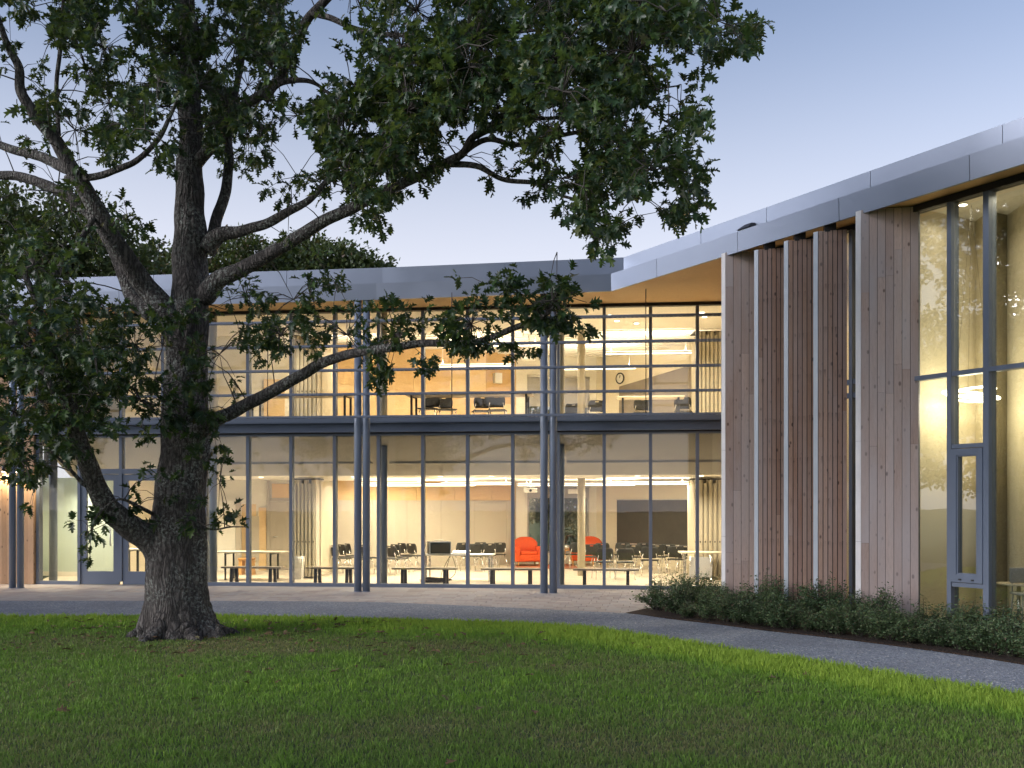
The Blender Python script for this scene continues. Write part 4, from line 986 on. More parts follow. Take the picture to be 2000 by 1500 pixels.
def wall_things():
    F = Frame(W2b, Vector(W3b) - Vector(W2b))
    a, b = F.u_at(1206), F.u_at(1352); m0 = F.p3((a + b) / 2, -.03, .75)
    r = empty('blackboard', m0); tag(r, 'wide dark blackboard on the cream wall behind the chairs', 'blackboard')
    m = MB(); F.box(m, a, b, -.03, -.003, .72, 2.08); m.build('board', 'slate_board', r)
    m = MB(); F.box(m, a - .02, b + .02, -.09, -.003, .68, .715); m.build('chalk_tray', 'alu_trim', r)
    m = MB(); F.box(m, a - .02, b + .02, -.04, -.003, 2.085, 2.11); m.build('rail', 'alu_trim', r)
    u = F.u_at(1212); c = Vector(F.p3(u, -.03, 5.98)); r = empty('wall_clock', c); tag(r, 'round dark-rimmed wall clock on the upstairs cream wall', 'clock')
    nv = -F.n; m = MB()
    rim = [(c + Vector((F.u.x * .165 * math.cos(t), F.u.y * .165 * math.cos(t), .165 * math.sin(t)))) for t in np.linspace(0, 2 * math.pi, 28)]
    m.tube(rim, .022, 8, False); m.build('rim', 'case_black', r)
    m = MB(); m.add([c + Vector((F.u.x * .16 * math.cos(t), F.u.y * .16 * math.cos(t), .16 * math.sin(t))) for t in np.linspace(0, 2 * math.pi, 28, endpoint=False)], [tuple(range(28))]); m.build('dial', 'white_plastic', r)
    for ang, ln in ((1.25, .10), (1.75, .13)):
        e = c + Vector((F.u.x * ln * math.cos(ang), F.u.y * ln * math.cos(ang), ln * math.sin(ang))) + Vector((nv.x, nv.y, 0)) * .008; m = MB(); m.tube([c + Vector((nv.x, nv.y, 0)) * .008, e], .006, 6); m.build('hand', 'case_black', r)
    F = Frame(W1a, Vector(W1b) - Vector(W1a)); u = F.u_at(969)
    m = MB(); F.box(m, u - .12, u + .12, -.22, -.03, 5.78, 6.10); m.solo('wall_speaker', 'white_plastic', 'small white loudspeaker high on the upstairs plywood wall', 'loudspeaker')
    for z, Y, px, zc, w in ((6.02, 29.0, 1033, 6.74, 'upstairs, hung on a long pole'), (2.28, 29.5, 1036, 2.64, 'downstairs, close under the ceiling')):
        x = X(px, Y); r = empty('projector', (x, Y, z)); tag(r, 'white ceiling projector ' + w, 'projector', 'ceiling projectors')
        rbox(-.19, .19, -.15, .15, 0, .13, .02).build('projector_body', 'white_plastic', r, True)
        m = MB(); m.tube([(0, -.15, .06), (0, -.175, .06)], .04, 14); m.build('lens', 'case_black', r, True)
        m = MB(); m.tube([(0, 0, .13), (0, 0, zc - z)], .02, 8); m.box(-.13, .13, -.05, .05, .15, .18); m.build('mount', 'alu_trim', r, True)
    F = Frame(W1b, Vector(W2b) - Vector(W1b)); L = (Vector(W2b) - Vector(W1b)).length
    for z0, z1, h, w in ((3.9, 6.05, .95, 'upstairs'), (.02, 2.5, .35, 'downstairs')):
        r = empty('roller_blind', F.p3(L / 2, -.05, z1 - h)); tag(r, 'half-lowered pale roller blind over the far window ' + w, 'blind', 'roller blinds on the far windows')
        m = MB(); F.box(m, .40, L - .27, -.03, -.022, z1 - h, z1); m.build('fabric', 'screen_grey', r)
        m = MB(); m.tube([F.p3(.38, -.04, z1 + .03), F.p3(L - .25, -.04, z1 + .03)], .04, 10); m.build('roller', 'alu_trim', r)
    x = X(1120, 32.0); m = MB(); m.box(x - .16, x + .16, 31.98, 32.02, 2.28, 2.42); m.solo('exit_box', 'white_plastic', 'small pale box hanging from the ceiling before the far window', 'box')
wall_things()
def wing_things():
    G = Frame(FW.p(0, GW), FW.u); n = .55; u = G.u_at(1990, n); x, y = G.p(u, n)
    r = empty('cafe_table', (x, y, .02)); tag(r, 'round pale cafe table inside the tall window', 'table'); zt = Zp(1139, y)
    m = MB(); m.cyl(0, 0, zt - .045, zt - .02, .30, 32); m.build('table_top', 'table_top', r, True)
    m = MB(); m.cyl(0, 0, .02, zt - .046, .03, 12); m.build('pedestal', 'chrome', r, True)
    m = MB(); m.cyl(0, 0, 0, .02, .22, 24); m.build('base', 'chrome', r, True)
    q = G.p(u + .25, .38); r = empty('stool', (q[0], q[1], .02)); tag(r, 'grey stool with slim legs beside the cafe table', 'stool')
    rbox(-.18, .18, -.18, .18, .62, .66, .015, 2).build('seat', 'screen_grey', r, True)
    for sx in (-1, 1):
        for sy in (-1, 1):
            m = MB(); m.tube([(sx * .14, sy * .14, .62), (sx * .19, sy * .19, 0)], .011, 8); m.build('leg', 'screen_grey', r, True)
    rbox(-.18, .18, .15, .19, .78, 1.0, .015, 2).build('backrest', 'screen_grey', r, True)
    for sx in (-1, 1):
        m = MB(); m.tube([(sx * .14, .16, .64), (sx * .14, .17, .8)], .011, 8); m.build('back_post', 'screen_grey', r, True)
wing_things()
def roof_things():
    for k, px in enumerate((284, 318)):
        Y = 26.5; x = X(px, Y); r = empty('solar_panel', (x, Y, 7.105), -.1); tag(r, ('first', 'second')[k] + ' dark solar panel from the left on the flat roof', 'solar panel', 'solar panels on the roof')
        m = MB(); m.hexa([(-.2, -.4, .32), (.2, -.4, .32), (.2, .5, .52), (-.2, .5, .52), (-.2, -.4, .36), (.2, -.4, .36), (.2, .5, .56), (-.2, .5, .56)]); m.build('panel', 'solar', r, True)
        for s in (-1, 1):
            m = MB(); m.tube([(s * .15, -.35, 0), (s * .15, -.35, .33)], .015, 6); m.tube([(s * .15, .4, 0), (s * .15, .4, .5)], .015, 6); m.build('strut', 'alu_trim', r, True)
roof_things()

# ================================================================== VEGETATION
TREE_Y = 15.08
def catmull(P, k=6):
    P = [np.array(p, float) for p in P]; out = []
    for i in range(len(P) - 1):
        p0, p1, p2, p3 = P[max(i - 1, 0)], P[i], P[i + 1], P[min(i + 2, len(P) - 1)]
        for j in range(k):
            t = j / k; out.append(.5 * (2 * p1 + (p2 - p0) * t + (2 * p0 - 5 * p1 + 4 * p2 - p3) * t * t + (3 * p1 - p0 - 3 * p2 + p3) * t ** 3))
    out.append(P[-1]); return out
# limbs: picture column, picture row, own distance, thickness in picture units
TRUNK = [(351, 1256, 15.08, 162), (351, 1244, 15.08, 148), (350, 1225, 15.08, 134), (349, 1190, 15.08, 122), (347, 1140, 15.08, 114), (347, 1090, 15.08, 112), (350, 1040, 15.1, 106), (355, 980, 15.1, 96), (359, 900, 15.1, 90), (362, 800, 15.15, 84), (364, 700, 15.2, 78), (369, 620, 15.2, 76), (371, 560, 15.2, 68), (370, 480, 15.25, 62), (371, 400, 15.3, 54), (373, 300, 15.4, 48), (374, 200, 15.5, 42), (368, 80, 15.6, 34), (362, -80, 15.7, 26), (370, -260, 15.8, 18), (365, -460, 15.9, 9)]
LIMBS = [
 [(318, 1085, 15.05, 66), (290, 1055, 14.9, 54), (245, 1025, 14.7, 46), (212, 990, 14.5, 42), (190, 950, 14.3, 38), (170, 900, 14.1, 35), (152, 850, 13.9, 31), (135, 790, 13.7, 27), (118, 720, 13.5, 22), (90, 640, 13.3, 17), (60, 560, 13.1, 12), (20, 480, 13.0, 7)],
 [(345, 640, 15.15, 62), (318, 598, 15.0, 46), (285, 560, 14.9, 42), (252, 515, 14.7, 38), (215, 455, 14.5, 34), (190, 410, 14.4, 32), (165, 365, 14.3, 30), (140, 330, 14.2, 28), (110, 275, 14.1, 25), (70, 225, 13.9, 22), (42, 180, 13.8, 19), (35, 130, 13.8, 16), (15, 90, 13.7, 13), (-5, 30, 13.6, 10), (-40, -80, 13.5, 6)],
 [(300, 615, 15.0, 34), (262, 590, 15.2, 30), (245, 545, 15.4, 27), (225, 490, 15.5, 25), (185, 430, 15.7, 23), (145, 390, 15.8, 22), (90, 360, 16.0, 20), (30, 345, 16.2, 18), (-60, 335, 16.4, 14), (-200, 300, 16.8, 8)],
 [(140, 335, 14.2, 24), (100, 315, 14.4, 20), (60, 300, 14.5, 18), (20, 290, 14.6, 16), (-40, 270, 14.8, 11)],
 [(130, 350, 14.3, 15), (175, 348, 14.2, 14), (220, 335, 14.0, 13), (265, 315, 13.9, 11), (310, 270, 13.8, 9), (340, 210, 13.7, 7), (360, 160, 13.6, 5)],
 [(400, 575, 15.1, 44), (430, 545, 15.0, 34), (480, 522, 14.8, 29), (545, 487, 14.5, 26), (620, 440, 14.2, 25), (690, 405, 13.9, 23), (760, 370, 13.6, 21), (830, 338, 13.3, 19), (900, 305, 13.0, 16), (925, 270, 12.9, 14), (980, 225, 12.7, 10), (1040, 160, 12.5, 7)],
 [(860, 322, 13.2, 14), (930, 325, 13.0, 12), (980, 350, 12.8, 10), (1050, 358, 12.6, 9), (1100, 385, 12.4, 6), (1170, 395, 12.2, 4)],
 [(895, 308, 13.0, 12), (950, 275, 12.9, 11), (1010, 285, 12.7, 10), (1080, 270, 12.5, 9), (1150, 250, 12.3, 8), (1168, 235, 12.2, 7), (1170, 190, 12.2, 5)],
 [(930, 270, 12.9, 9), (1000, 235, 12.8, 8), (1090, 230, 12.6, 7), (1170, 212, 12.4, 5), (1250, 180, 12.2, 4), (1330, 165, 12.1, 3)],
 [(402, 490, 15.2, 40), (425, 462, 15.1, 30), (470, 452, 15.0, 22), (520, 435, 14.8, 19), (570, 410, 14.6, 16), (615, 382, 14.4, 12), (650, 340, 14.2, 8)],
 [(410, 480, 15.25, 26), (423, 430, 15.4, 22), (440, 375, 15.5, 20), (448, 320, 15.6, 18), (446, 270, 15.7, 16), (455, 210, 15.8, 14), (470, 120, 15.9, 11), (480, 20, 16.0, 8), (500, -120, 16.1, 5)],
 [(378, 330, 15.4, 26), (430, 260, 15.0, 22), (480, 205, 14.8, 20), (535, 165, 14.6, 17), (575, 95, 14.4, 17), (600, 40, 14.2, 17), (635, 0, 14.0, 16), (700, -80, 13.8, 12), (800, -180, 13.5, 7)],
 [(520, 195, 14.7, 14), (545, 165, 14.5, 12), (590, 158, 14.4, 10), (625, 170, 14.3, 7), (660, 200, 14.2, 4)],
 [(612, 25, 14.1, 13), (660, 40, 13.9, 11), (720, 65, 13.7, 10), (780, 68, 13.5, 9), (850, 78, 13.3, 7), (940, 80, 13.1, 5), (1060, 110, 12.8, 4)],
 [(372, 850, 15.0, 46), (410, 825, 14.8, 31), (450, 808, 14.6, 26), (490, 785, 14.4, 24), (540, 760, 14.2, 23), (590, 732, 14.0, 21), (630, 708, 13.8, 20), (690, 688, 13.5, 18), (760, 680, 13.2, 16), (830, 672, 12.9, 14), (900, 671, 12.6, 13), (960, 658, 12.4, 12), (1010, 640, 12.2, 12), (1060, 618, 12.0, 9), (1090, 590, 11.9, 6), (1120, 570, 11.8, 3)],
 [(1225, 95, 12.3, 5), (1265, 75, 12.2, 5), (1320, 66, 12.1, 4), (1380, 68, 12.0, 3), (1430, 60, 11.9, 3), (1470, 75, 11.8, 2)],
 [(940, 80, 13.1, 6), (1060, 60, 12.8, 6), (1150, 95, 12.5, 6), (1225, 95, 12.3, 5)],
 [(1170, 235, 12.2, 5), (1235, 200, 12.1, 4), (1260, 205, 12.0, 4), (1290, 230, 11.9, 3), (1330, 260, 11.8, 2)],
 [(200, 960, 14.3, 12), (165, 945, 14.2, 9), (140, 920, 14.1, 7), (100, 880, 14.0, 5)],
 [(0, 650, 13.2, 26), (-60, 640, 13.3, 24), (25, 640, 13.2, 22), (60, 660, 13.1, 14), (90, 720, 13.0, 8)][0:1] + [(30, 640, 13.2, 22), (70, 690, 13.1, 14), (100, 760, 13.0, 9), (110, 830, 13.0, 5)],
 [(115, 275, 14.1, 9), (110, 160, 14.3, 8), (118, 90, 14.4, 8), (125, -20, 14.5, 5)],
 [(190, 410, 14.4, 12), (160, 465, 14.2, 12), (120, 520, 14.0, 12), (90, 570, 13.9, 9), (70, 640, 13.8, 5)],
 [(300, 1005, 14.95, 8), (270, 990, 14.6, 7), (230, 975, 14.3, 5), (190, 1010, 14.1, 4), (180, 1040, 14.0, 3)],
 [(395, 1030, 15.0, 5), (420, 1035, 14.8, 4), (450, 1030, 14.6, 3), (480, 1030, 14.5, 2)],
]
def catmull_v(P, k): return [Vector(v) for v in catmull([tuple(p) for p in P], k)]
def p3(q): return Vector((X(q[0], q[2]), q[2], Zp(q[1], q[2])))
NODES = []      # points on the wood that leafy twigs can spring from
def oak():
    base = Vector((X(351, TREE_Y), TREE_Y, 0)); root = empty('oak_tree', base); tag(root, 'large oak tree with lichen-flecked trunk and low spreading limbs on the lawn', 'tree')
    mb = MB()
    def bark(amp, lobes=0):
        def f(p, d, r, w, i):
            q = p + d * r
            h = mnoise.noise(Vector((math.cos(w) * 3.2, math.sin(w) * 3.2, q.z * .9))) * .5
            h += mnoise.ridged_multi_fractal(Vector((q.x * 7, q.y * 7, q.z * 1.6)), .9, 2.1, 4, 1.0, 2.0) * .22 - .2
            r2 = r * (1 + amp * h)
            if lobes and q.z < .7: r2 *= 1 + ((.7 - max(q.z, -.1)) / .7) ** 2.2 * (.16 * math.sin(5 * w + .8) + .12 * math.sin(3 * w + 2.0) + .08)
            return r2
        return f
    def limb(spec, sides, k, amp, lobes=0):
        c = catmull(spec, k); pts = [p3(q) for q in c]; rad = [max(.004, q[3] * q[2] / FPX / 2) for q in c]
        for j in range(1, len(pts) - 1):
            wob = .12 * rad[j] ; pts[j] = pts[j] + Vector((mnoise.noise(pts[j] * 2.1), mnoise.noise(pts[j] * 2.1 + Vector((7, 3, 1))), mnoise.noise(pts[j] * 2.1 + Vector((1, 9, 4))))) * (wob + .02)
        mb.tube(pts, rad, sides, True, True, bark(amp, lobes))
        for a, b in zip(pts, rad): NODES.append((a, b))
    limb(TRUNK, 72, 16, .17, 1)
    for s in LIMBS: limb(s, 14 if s[0][3] > 18 else 9, 7, .22)
    for k, (a, L, r0) in enumerate(((.15, .95, .17), (1.25, .7, .14), (2.5, .8, .16), (3.5, .75, .15), (4.35, .9, .18), (5.3, 1.0, .17))):
        c, s_ = math.cos(a), math.sin(a); pts = [base + Vector((c * r, s_ * r, z)) for r, z in ((.22, .62), (.34, .36), (.44, .18), (.56, .07), (.56 + (L - .5) * .5, .01), (L, -.07))]
        mb.tube([p + Vector((-s_, c, 0)) * (.05 * math.sin(i * 1.7 + k)) for i, p in enumerate(catmull_v(pts, 5))], [.78 * r0 * (1.15 - .9 * i / 25) for i in range(26)], 14, True, True, bark(.25))
    mb.build('trunk', 'oak_bark', root)
    return root
oak_root = oak()
# how leafy the crown is, read off cell by cell: row of the picture -> (from, to, fullness 0..9)
CROWN = {
 -400: [(-300, 900, 6)], -350: [(-400, 1000, 7)], -300: [(-400, 1050, 7)], -250: [(-450, 1100, 8)], -200: [(-450, 1150, 8)], -150: [(-450, 1200, 8)], -100: [(-450, 1300, 8)],
 -50: [(-450, 0, 8), (0, 560, 9), (560, 700, 6), (700, 1400, 8)],
 0: [(-400, 0, 7), (0, 60, 6), (60, 400, 8), (400, 550, 9), (550, 700, 4), (700, 830, 6), (830, 1000, 8), (1000, 1390, 9), (1390, 1425, 5)],
 50: [(-400, 0, 6), (0, 50, 4), (50, 350, 8), (350, 550, 9), (550, 590, 6), (690, 850, 6), (850, 1300, 9), (1300, 1390, 7), (1408, 1465, 7), (1450, 1490, 6)],
 100: [(-400, 0, 6), (0, 100, 4), (100, 150, 3), (150, 400, 8), (400, 570, 8), (655, 750, 5), (750, 1250, 9), (1250, 1300, 8), (1300, 1350, 6), (1350, 1410, 7), (1410, 1430, 4), (1458, 1480, 4)],
 150: [(-400, 0, 6), (0, 50, 3), (50, 100, 2), (100, 150, 6), (150, 180, 3), (180, 400, 8), (400, 510, 8), (510, 550, 5), (550, 620, 2), (620, 700, 7), (700, 1250, 9), (1250, 1300, 7), (1300, 1345, 4), (1345, 1375, 5)],
 200: [(-400, 0, 5), (0, 60, 3), (60, 350, 7), (350, 400, 8), (400, 600, 9), (600, 900, 9), (900, 1050, 8), (1050, 1100, 7), (1100, 1250, 8), (1250, 1300, 3), (1310, 1372, 7)],
 250: [(-400, 0, 4), (0, 50, 2), (50, 120, 6), (120, 330, 7), (330, 400, 8), (400, 540, 8), (620, 850, 9), (850, 920, 5), (930, 1000, 2), (1000, 1150, 6), (1150, 1250, 8), (1250, 1290, 4), (1290, 1390, 8)],
 300: [(-400, -50, 4), (60, 140, 3), (140, 240, 4), (300, 340, 6), (400, 450, 5), (450, 540, 6), (540, 640, 3), (640, 800, 9), (800, 880, 7), (940, 1000, 5), (1000, 1060, 7), (1060, 1130, 6), (1130, 1250, 9), (1250, 1280, 5), (1285, 1350, 8), (1345, 1388, 5)],
 350: [(-400, -50, 5), (60, 100, 2), (100, 230, 4), (300, 340, 5), (460, 530, 2), (540, 600, 4), (600, 680, 8), (680, 790, 9), (800, 870, 3), (945, 1000, 6), (1000, 1080, 4), (1080, 1130, 6), (1130, 1250, 9), (1250, 1340, 8), (1340, 1375, 6)],
 400: [(-400, 0, 6), (0, 50, 5), (50, 100, 4), (100, 200, 5), (200, 340, 5), (640, 700, 2), (700, 790, 6), (1085, 1130, 5), (1130, 1240, 9), (1240, 1290, 5), (1290, 1370, 7)],
 450: [(-400, 0, 6), (0, 200, 6), (200, 340, 5), (410, 470, 3), (540, 590, 2), (735, 775, 2), (1150, 1205, 7)],
 500: [(-400, 0, 7), (0, 200, 6), (410, 440, 3), (470, 540, 2), (560, 640, 3), (960, 1050, 5)],
 550: [(-400, 0, 7), (0, 190, 7), (190, 220, 3), (430, 480, 5), (480, 640, 6), (640, 670, 4), (860, 910, 4), (920, 1118, 6)],
 600: [(-400, 0, 7), (0, 200, 8), (200, 330, 7), (330, 400, 5), (405, 440, 2), (470, 620, 7), (640, 740, 6), (740, 850, 6), (850, 1000, 7), (1000, 1115, 6), (1110, 1150, 4)],
 650: [(-400, 0, 7), (0, 350, 8), (350, 400, 6), (400, 415, 3), (460, 600, 7), (600, 650, 5), (670, 760, 6), (760, 830, 6), (830, 1000, 7), (1010, 1060, 5)],
 700: [(-400, 0, 7), (0, 330, 8), (330, 400, 7), (445, 490, 4), (500, 590, 3), (655, 675, 2), (722, 768, 6), (805, 860, 5), (912, 935, 3)],
 750: [(-400, 0, 6), (0, 330, 8), (330, 410, 7), (447, 475, 3), (515, 525, 1)],
 800: [(-400, 0, 6), (0, 300, 8), (300, 420, 7)],
 850: [(-400, 0, 5), (0, 150, 8), (150, 205, 5), (260, 310, 4), (330, 435, 5)],
 900: [(0, 100, 7), (100, 130, 4), (205, 255, 3), (270, 310, 4), (340, 440, 5)],
 950: [(45, 70, 4), (75, 95, 3), (205, 270, 4), (330, 430, 5)],
 1000: [(145, 215, 6), (300, 380, 4), (420, 485, 4)],
 1050: [(160, 195, 4), (412, 432, 2), (290, 300, 1)],
}
LEAF_MID = [0, .13, .32, .54, .76, 1.0]
def leaf_template():
    V = [(0, y) for y in LEAF_MID]; half = [(.065, .13), (.10, .32), (.12, .54), (.10, .76)]; tips = [(.27, .24), (.40, .52), (.33, .80), (.10, .95)]
    T = []
    for s in (1, -1):
        b = len(V); V += [(s * x, y) for x, y in half] + [(s * x, y + (.02 if s > 0 else -.02)) for x, y in tips]
        h = [b, b + 1, b + 2, b + 3]; t = [b + 4, b + 5, b + 6, b + 7]
        tr = [(0, h[0], 1)] + [q for i in range(3) for q in ((i + 1, h[i], h[i + 1]), (i + 1, h[i + 1], i + 2))] + [(4, h[3], 5)]
        tr += [(h[i], t[i], h[i + 1]) for i in range(3)] + [(h[3], t[3], 5)]
        T += [q if s > 0 else q[::-1] for q in tr]
    V = np.array([(x, y, abs(x) * .35 - .22 * (y - .35) ** 2 + .04 * math.sin(9 * y) * (1 if x > 0 else -1)) for x, y in V]); return V, np.array(T)
LV, LT = leaf_template()
def leaves_mesh(name, P, D, N, S, tint, mat, V0=LV, T0=LT):
    D = D / np.linalg.norm(D, axis=1, keepdims=True); Xa = np.cross(D, N); Xa /= np.linalg.norm(Xa, axis=1, keepdims=True) + 1e-9; Na = np.cross(Xa, D)
    V = P[:, None] + S[:, None, None] * (V0[None, :, 0:1] * Xa[:, None] + V0[None, :, 1:2] * D[:, None] + V0[None, :, 2:3] * Na[:, None])
    T = (np.arange(len(P))[:, None, None] * len(V0) + T0[None]).reshape(-1, 3)
    return np_mesh(name, V.reshape(-1, 3), T, np.repeat(tint, len(V0)), mat)
def oak_crown(root):
    NP = np.array([tuple(a) for a, b in NODES]); r_ = random.Random(5)
    cell = 50; FULL = {0: 0, 1: 3, 2: 6, 3: 10, 4: 15, 5: 22, 6: 31, 7: 45, 8: 68, 9: 104}
    ros = []
    NPpx = 1000 + FPX * NP[:, 0] / NP[:, 1]; NPpy = HOR - FPX * (NP[:, 2] - CAMZ) / NP[:, 1]
    for row, spans in CROWN.items():
        for a, b, v in spans:
            cnt = FULL[v] * (b - a) / cell / 6.0 * 2.9 * (.45 if v <= 3 else .75 if v <= 5 else 1.0 if v < 9 else 1.15)
            if row < -50 or b <= 0: cnt *= .5
            n = int(cnt) + (1 if r_.random() < cnt - int(cnt) else 0)
            for _ in range(n):
                px, py = r_.uniform(a, b), row + r_.uniform(0, cell) - 10
                nn = mnoise.noise(Vector((px / 42, py / 36, 1.7))) + .5 * mnoise.noise(Vector((px / 95, py / 80, 9.1)))     # sprays with gaps between them
                if r_.random() > min(1, max(.03, .48 + (1.9 if v < 8 else 1.35) * nn + (.25 if v == 9 else 0))): continue
                # distance: that of the nearest wood in sight, with the depth of a real crown
                d2 = (NPpx - px) ** 2 + (NPpy - py) ** 2; k = int(np.argmin(d2)); Y0 = NP[k, 1]
                thin = (py > 500 and px > 400) or py > 930
                sp = .35 if thin else 1.25
                Y = Y0 + r_.gauss(0, sp) + (0 if thin else 1.1 * mnoise.noise(Vector((px / 170, py / 170, 3))))
                if 300 < px < 420 and py > 560: Y = min(Y, TREE_Y - .55 - abs(r_.gauss(0, .25)))
                ros.append((X(px, Y), Y, Zp(py, Y)))
    ros = np.array(ros); print('rosettes', len(ros))
    # twigs: gather rosettes to sprays, sprays to wood
    tw = MB(); keys = {}
    for i, p in enumerate(ros): keys.setdefault((int(p[0] // .9), int(p[1] // 1.3), int(p[2] // .9)), []).append(i)
    tdir = np.zeros((len(ros), 3))
    for kk, idx in keys.items():
        c = ros[idx].mean(0); d = np.linalg.norm(NP - c, axis=1); k = int(np.argmin(d + .6 * np.maximum(0, NP[:, 2] - c[2])))
        a = Vector(NP[k]); b = Vector(c); L = (b - a).length
        far = L > 1.05 or (L > .5 and c[2] - NP[k, 2] > .45 and NP[k, 1] < 14 and NP[k, 2] < 4.6)
        mid = a.lerp(b, .5) + Vector((r_.uniform(-.1, .1) * L, r_.uniform(-.1, .1) * L, .10 * L)); pts = [a, a.lerp(mid, .55) + Vector((0, 0, .02)), mid, mid.lerp(b, .55), b]
        rr = min(.03, .005 + .006 * L)
        if not far: tw.tube(pts, [rr, rr * .85, rr * .7, rr * .55, rr * .4], 5, False)
        for i in idx:
            q = Vector(ros[i]); dv = q - b; tdir[i] = tuple((dv + (b - a) * .25))
            if dv.length < (.45 if far else .42 if c[1] < 13 and c[2] < 4.8 else .8): tw.tube([b, b.lerp(q, .5) + Vector((0, 0, .05)), q], [.006, .005, .003], 4, False)
    tw.build('twigs', 'twig', root)['kind'] = 'stuff'
    n = len(ros); per = rng.integers(5, 8, n); idx = np.repeat(np.arange(n), per); m = len(idx)
    td = tdir / (np.linalg.norm(tdir, axis=1, keepdims=True) + 1e-6)
    D = rng.normal(0, .55, (m, 3)) + td[idx] * .55; D[:, 2] -= rng.uniform(.15, .75, m); D /= np.linalg.norm(D, axis=1, keepdims=True)
    P = ros[idx] + rng.normal(0, .03, (m, 3)) + D * .02
    N = rng.normal(0, .45, (m, 3)); N[:, 2] += .9
    S = rng.uniform(.095, .18, m); tint = np.clip(rng.normal(.5, .22, m), 0, .99)
    px = 1000 + FPX * P[:, 0] / P[:, 1]; py = HOR - FPX * (P[:, 2] - CAMZ) / P[:, 1]
    seen = (px > 20) & (px < 1500) & (py > 10)
    order = np.argsort(np.where(seen, P[:, 1] / S, 1e9))[:300]; mask = np.ones(m, bool); mask[order] = False
    o = bpy.data.objects.new('crown', leaves_mesh('crown', P[mask] - np.array(root.location), D[mask], N[mask], S[mask], tint[mask], 'oak_leaf')); link(o, root); o['kind'] = 'stuff'
    lm = np_mesh('leaf', LV, LT, np.zeros(len(LV)), 'oak_leaf')
    for i in order:
        d = Vector(D[i]).normalized(); x = d.cross(Vector(N[i])).normalized(); z = x.cross(d)
        mt = Matrix(((x.x, d.x, z.x), (x.y, d.y, z.y), (x.z, d.z, z.z))).to_4x4(); o = bpy.data.objects.new('leaf', lm); link(o, root)
        o.matrix_local = Matrix.Translation(Vector(P[i]) - root.location) @ mt @ Matrix.Scale(float(S[i]), 4)
    print('leaves', m)
oak_crown(oak_root)

SV = np.array([(0, 0, 0), (.28, .35, .06), (.22, .75, .03), (0, 1, -.05), (-.22, .75, .03), (-.28, .35, .06), (0, .5, -.04)]); ST = np.array([(0, 1, 6), (1, 2, 6), (2, 3, 6), (3, 4, 6), (4, 5, 6), (5, 0, 6)])
def far_tree(base, H, blobs, nleaf, size, label, mat='far_leaf', seed=1, trunk=.25):
    g = np.random.default_rng(seed); root = empty('background_tree', base); tag(root, label, 'tree')
    m = MB(); zc = min(b[2] for b in blobs); top = max(b[2] for b in blobs)
    m.tube([(base[0] + .15 * math.sin(t * 3), base[1], t * top) for t in np.linspace(0, 1, 9)], [trunk * (1 - .75 * t) for t in np.linspace(0, 1, 9)], 10, False)
    for b in blobs:
        a = Vector((base[0], base[1], max(.5, b[2] * .55))); e = Vector(b[:3]); m.tube([a, a.lerp(e, .5) + Vector((0, 0, -.3)), e], [trunk * .4, trunk * .25, .03], 7, False)
    m.build('trunk', 'oak_bark', root)
    P = []; D = []
    vol = np.array([b[3] ** 2 for b in blobs]); vol = vol / vol.sum()
    for b, f in zip(blobs, vol):
        k = int(nleaf * f / 24); c = g.normal(0, 1, (k, 3)); c /= np.linalg.norm(c, axis=1, keepdims=True); rr = b[3] * g.uniform(.55, 1.08, k) ** .7
        cl = np.array(b[:3]) + c * rr[:, None] * np.array([1, 1, .8]); s = g.normal(0, .16 * b[3] ** .5, (k, 24, 3)) * np.array([1, 1, .6])
        P.append((cl[:, None] + s).reshape(-1, 3)); D.append(np.repeat(c, 24, 0))
    P = np.concatenate(P); D = np.concatenate(D); n = len(P)
    D = D * .6 + g.normal(0, .6, (n, 3)); N = g.normal(0, .5, (n, 3)); N[:, 2] += .8
    o = bpy.data.objects.new('crown', leaves_mesh('crown', P - np.array(base), D, N, g.uniform(.7, 1.3, n) * size, np.clip(g.normal(.5, .25, n), 0, .98), mat, SV, ST)); link(o, root); o['kind'] = 'stuff'
    return root
def blob(px, py, Y, r): return (X(px, Y), Y, Zp(py + (34 if py < 700 else 0), Y), r)
far_tree((X(640, 48), 48, 0), 14, [blob(640, 510, 48, 2.3), blob(590, 500, 48, 2.0), blob(690, 515, 48, 1.9), blob(735, 525, 48, 1.1), blob(640, 570, 48, 3.2), blob(560, 540, 49, 2.2), blob(690, 580, 48, 2.6)], 30000, .20, 'rounded reddish-green tree rising behind the roof, nearest the roof corner', seed=3)
far_tree((X(450, 46), 46, 0), 14, [blob(450, 490, 46, 2.0), blob(500, 520, 46, 2.2), blob(420, 530, 46, 2.4), blob(300, 510, 46, 2.0), blob(350, 530, 46, 2.4), blob(450, 580, 46, 3.0), blob(330, 580, 46, 2.8)], 30000, .20, 'paler green tree behind the roof, seen around the oak trunk', seed=4)
far_tree((X(90, 36), 36, 0), 14, [blob(60, 430, 36, 2.2), blob(160, 450, 36, 2.0), blob(0, 480, 36, 2.6), blob(120, 510, 36, 2.4), blob(220, 490, 36, 1.6), blob(60, 560, 36, 2.8), blob(-120, 430, 36, 3.0), blob(-250, 480, 36, 3.0)], 36000, .18, 'tree beyond the left end of the roof, behind the oak limbs', seed=5)
far_tree((X(1085, 46), 46, 0), 10, [blob(1050, 930, 46, 2.2), blob(1110, 900, 46, 2.4), blob(1150, 950, 46, 2.0), blob(1080, 820, 46, 2.0), blob(1020, 960, 46, 1.8), blob(1120, 990, 46, 1.8)], 15000, .2, 'dark tree seen through the far windows of the rooms', seed=6)

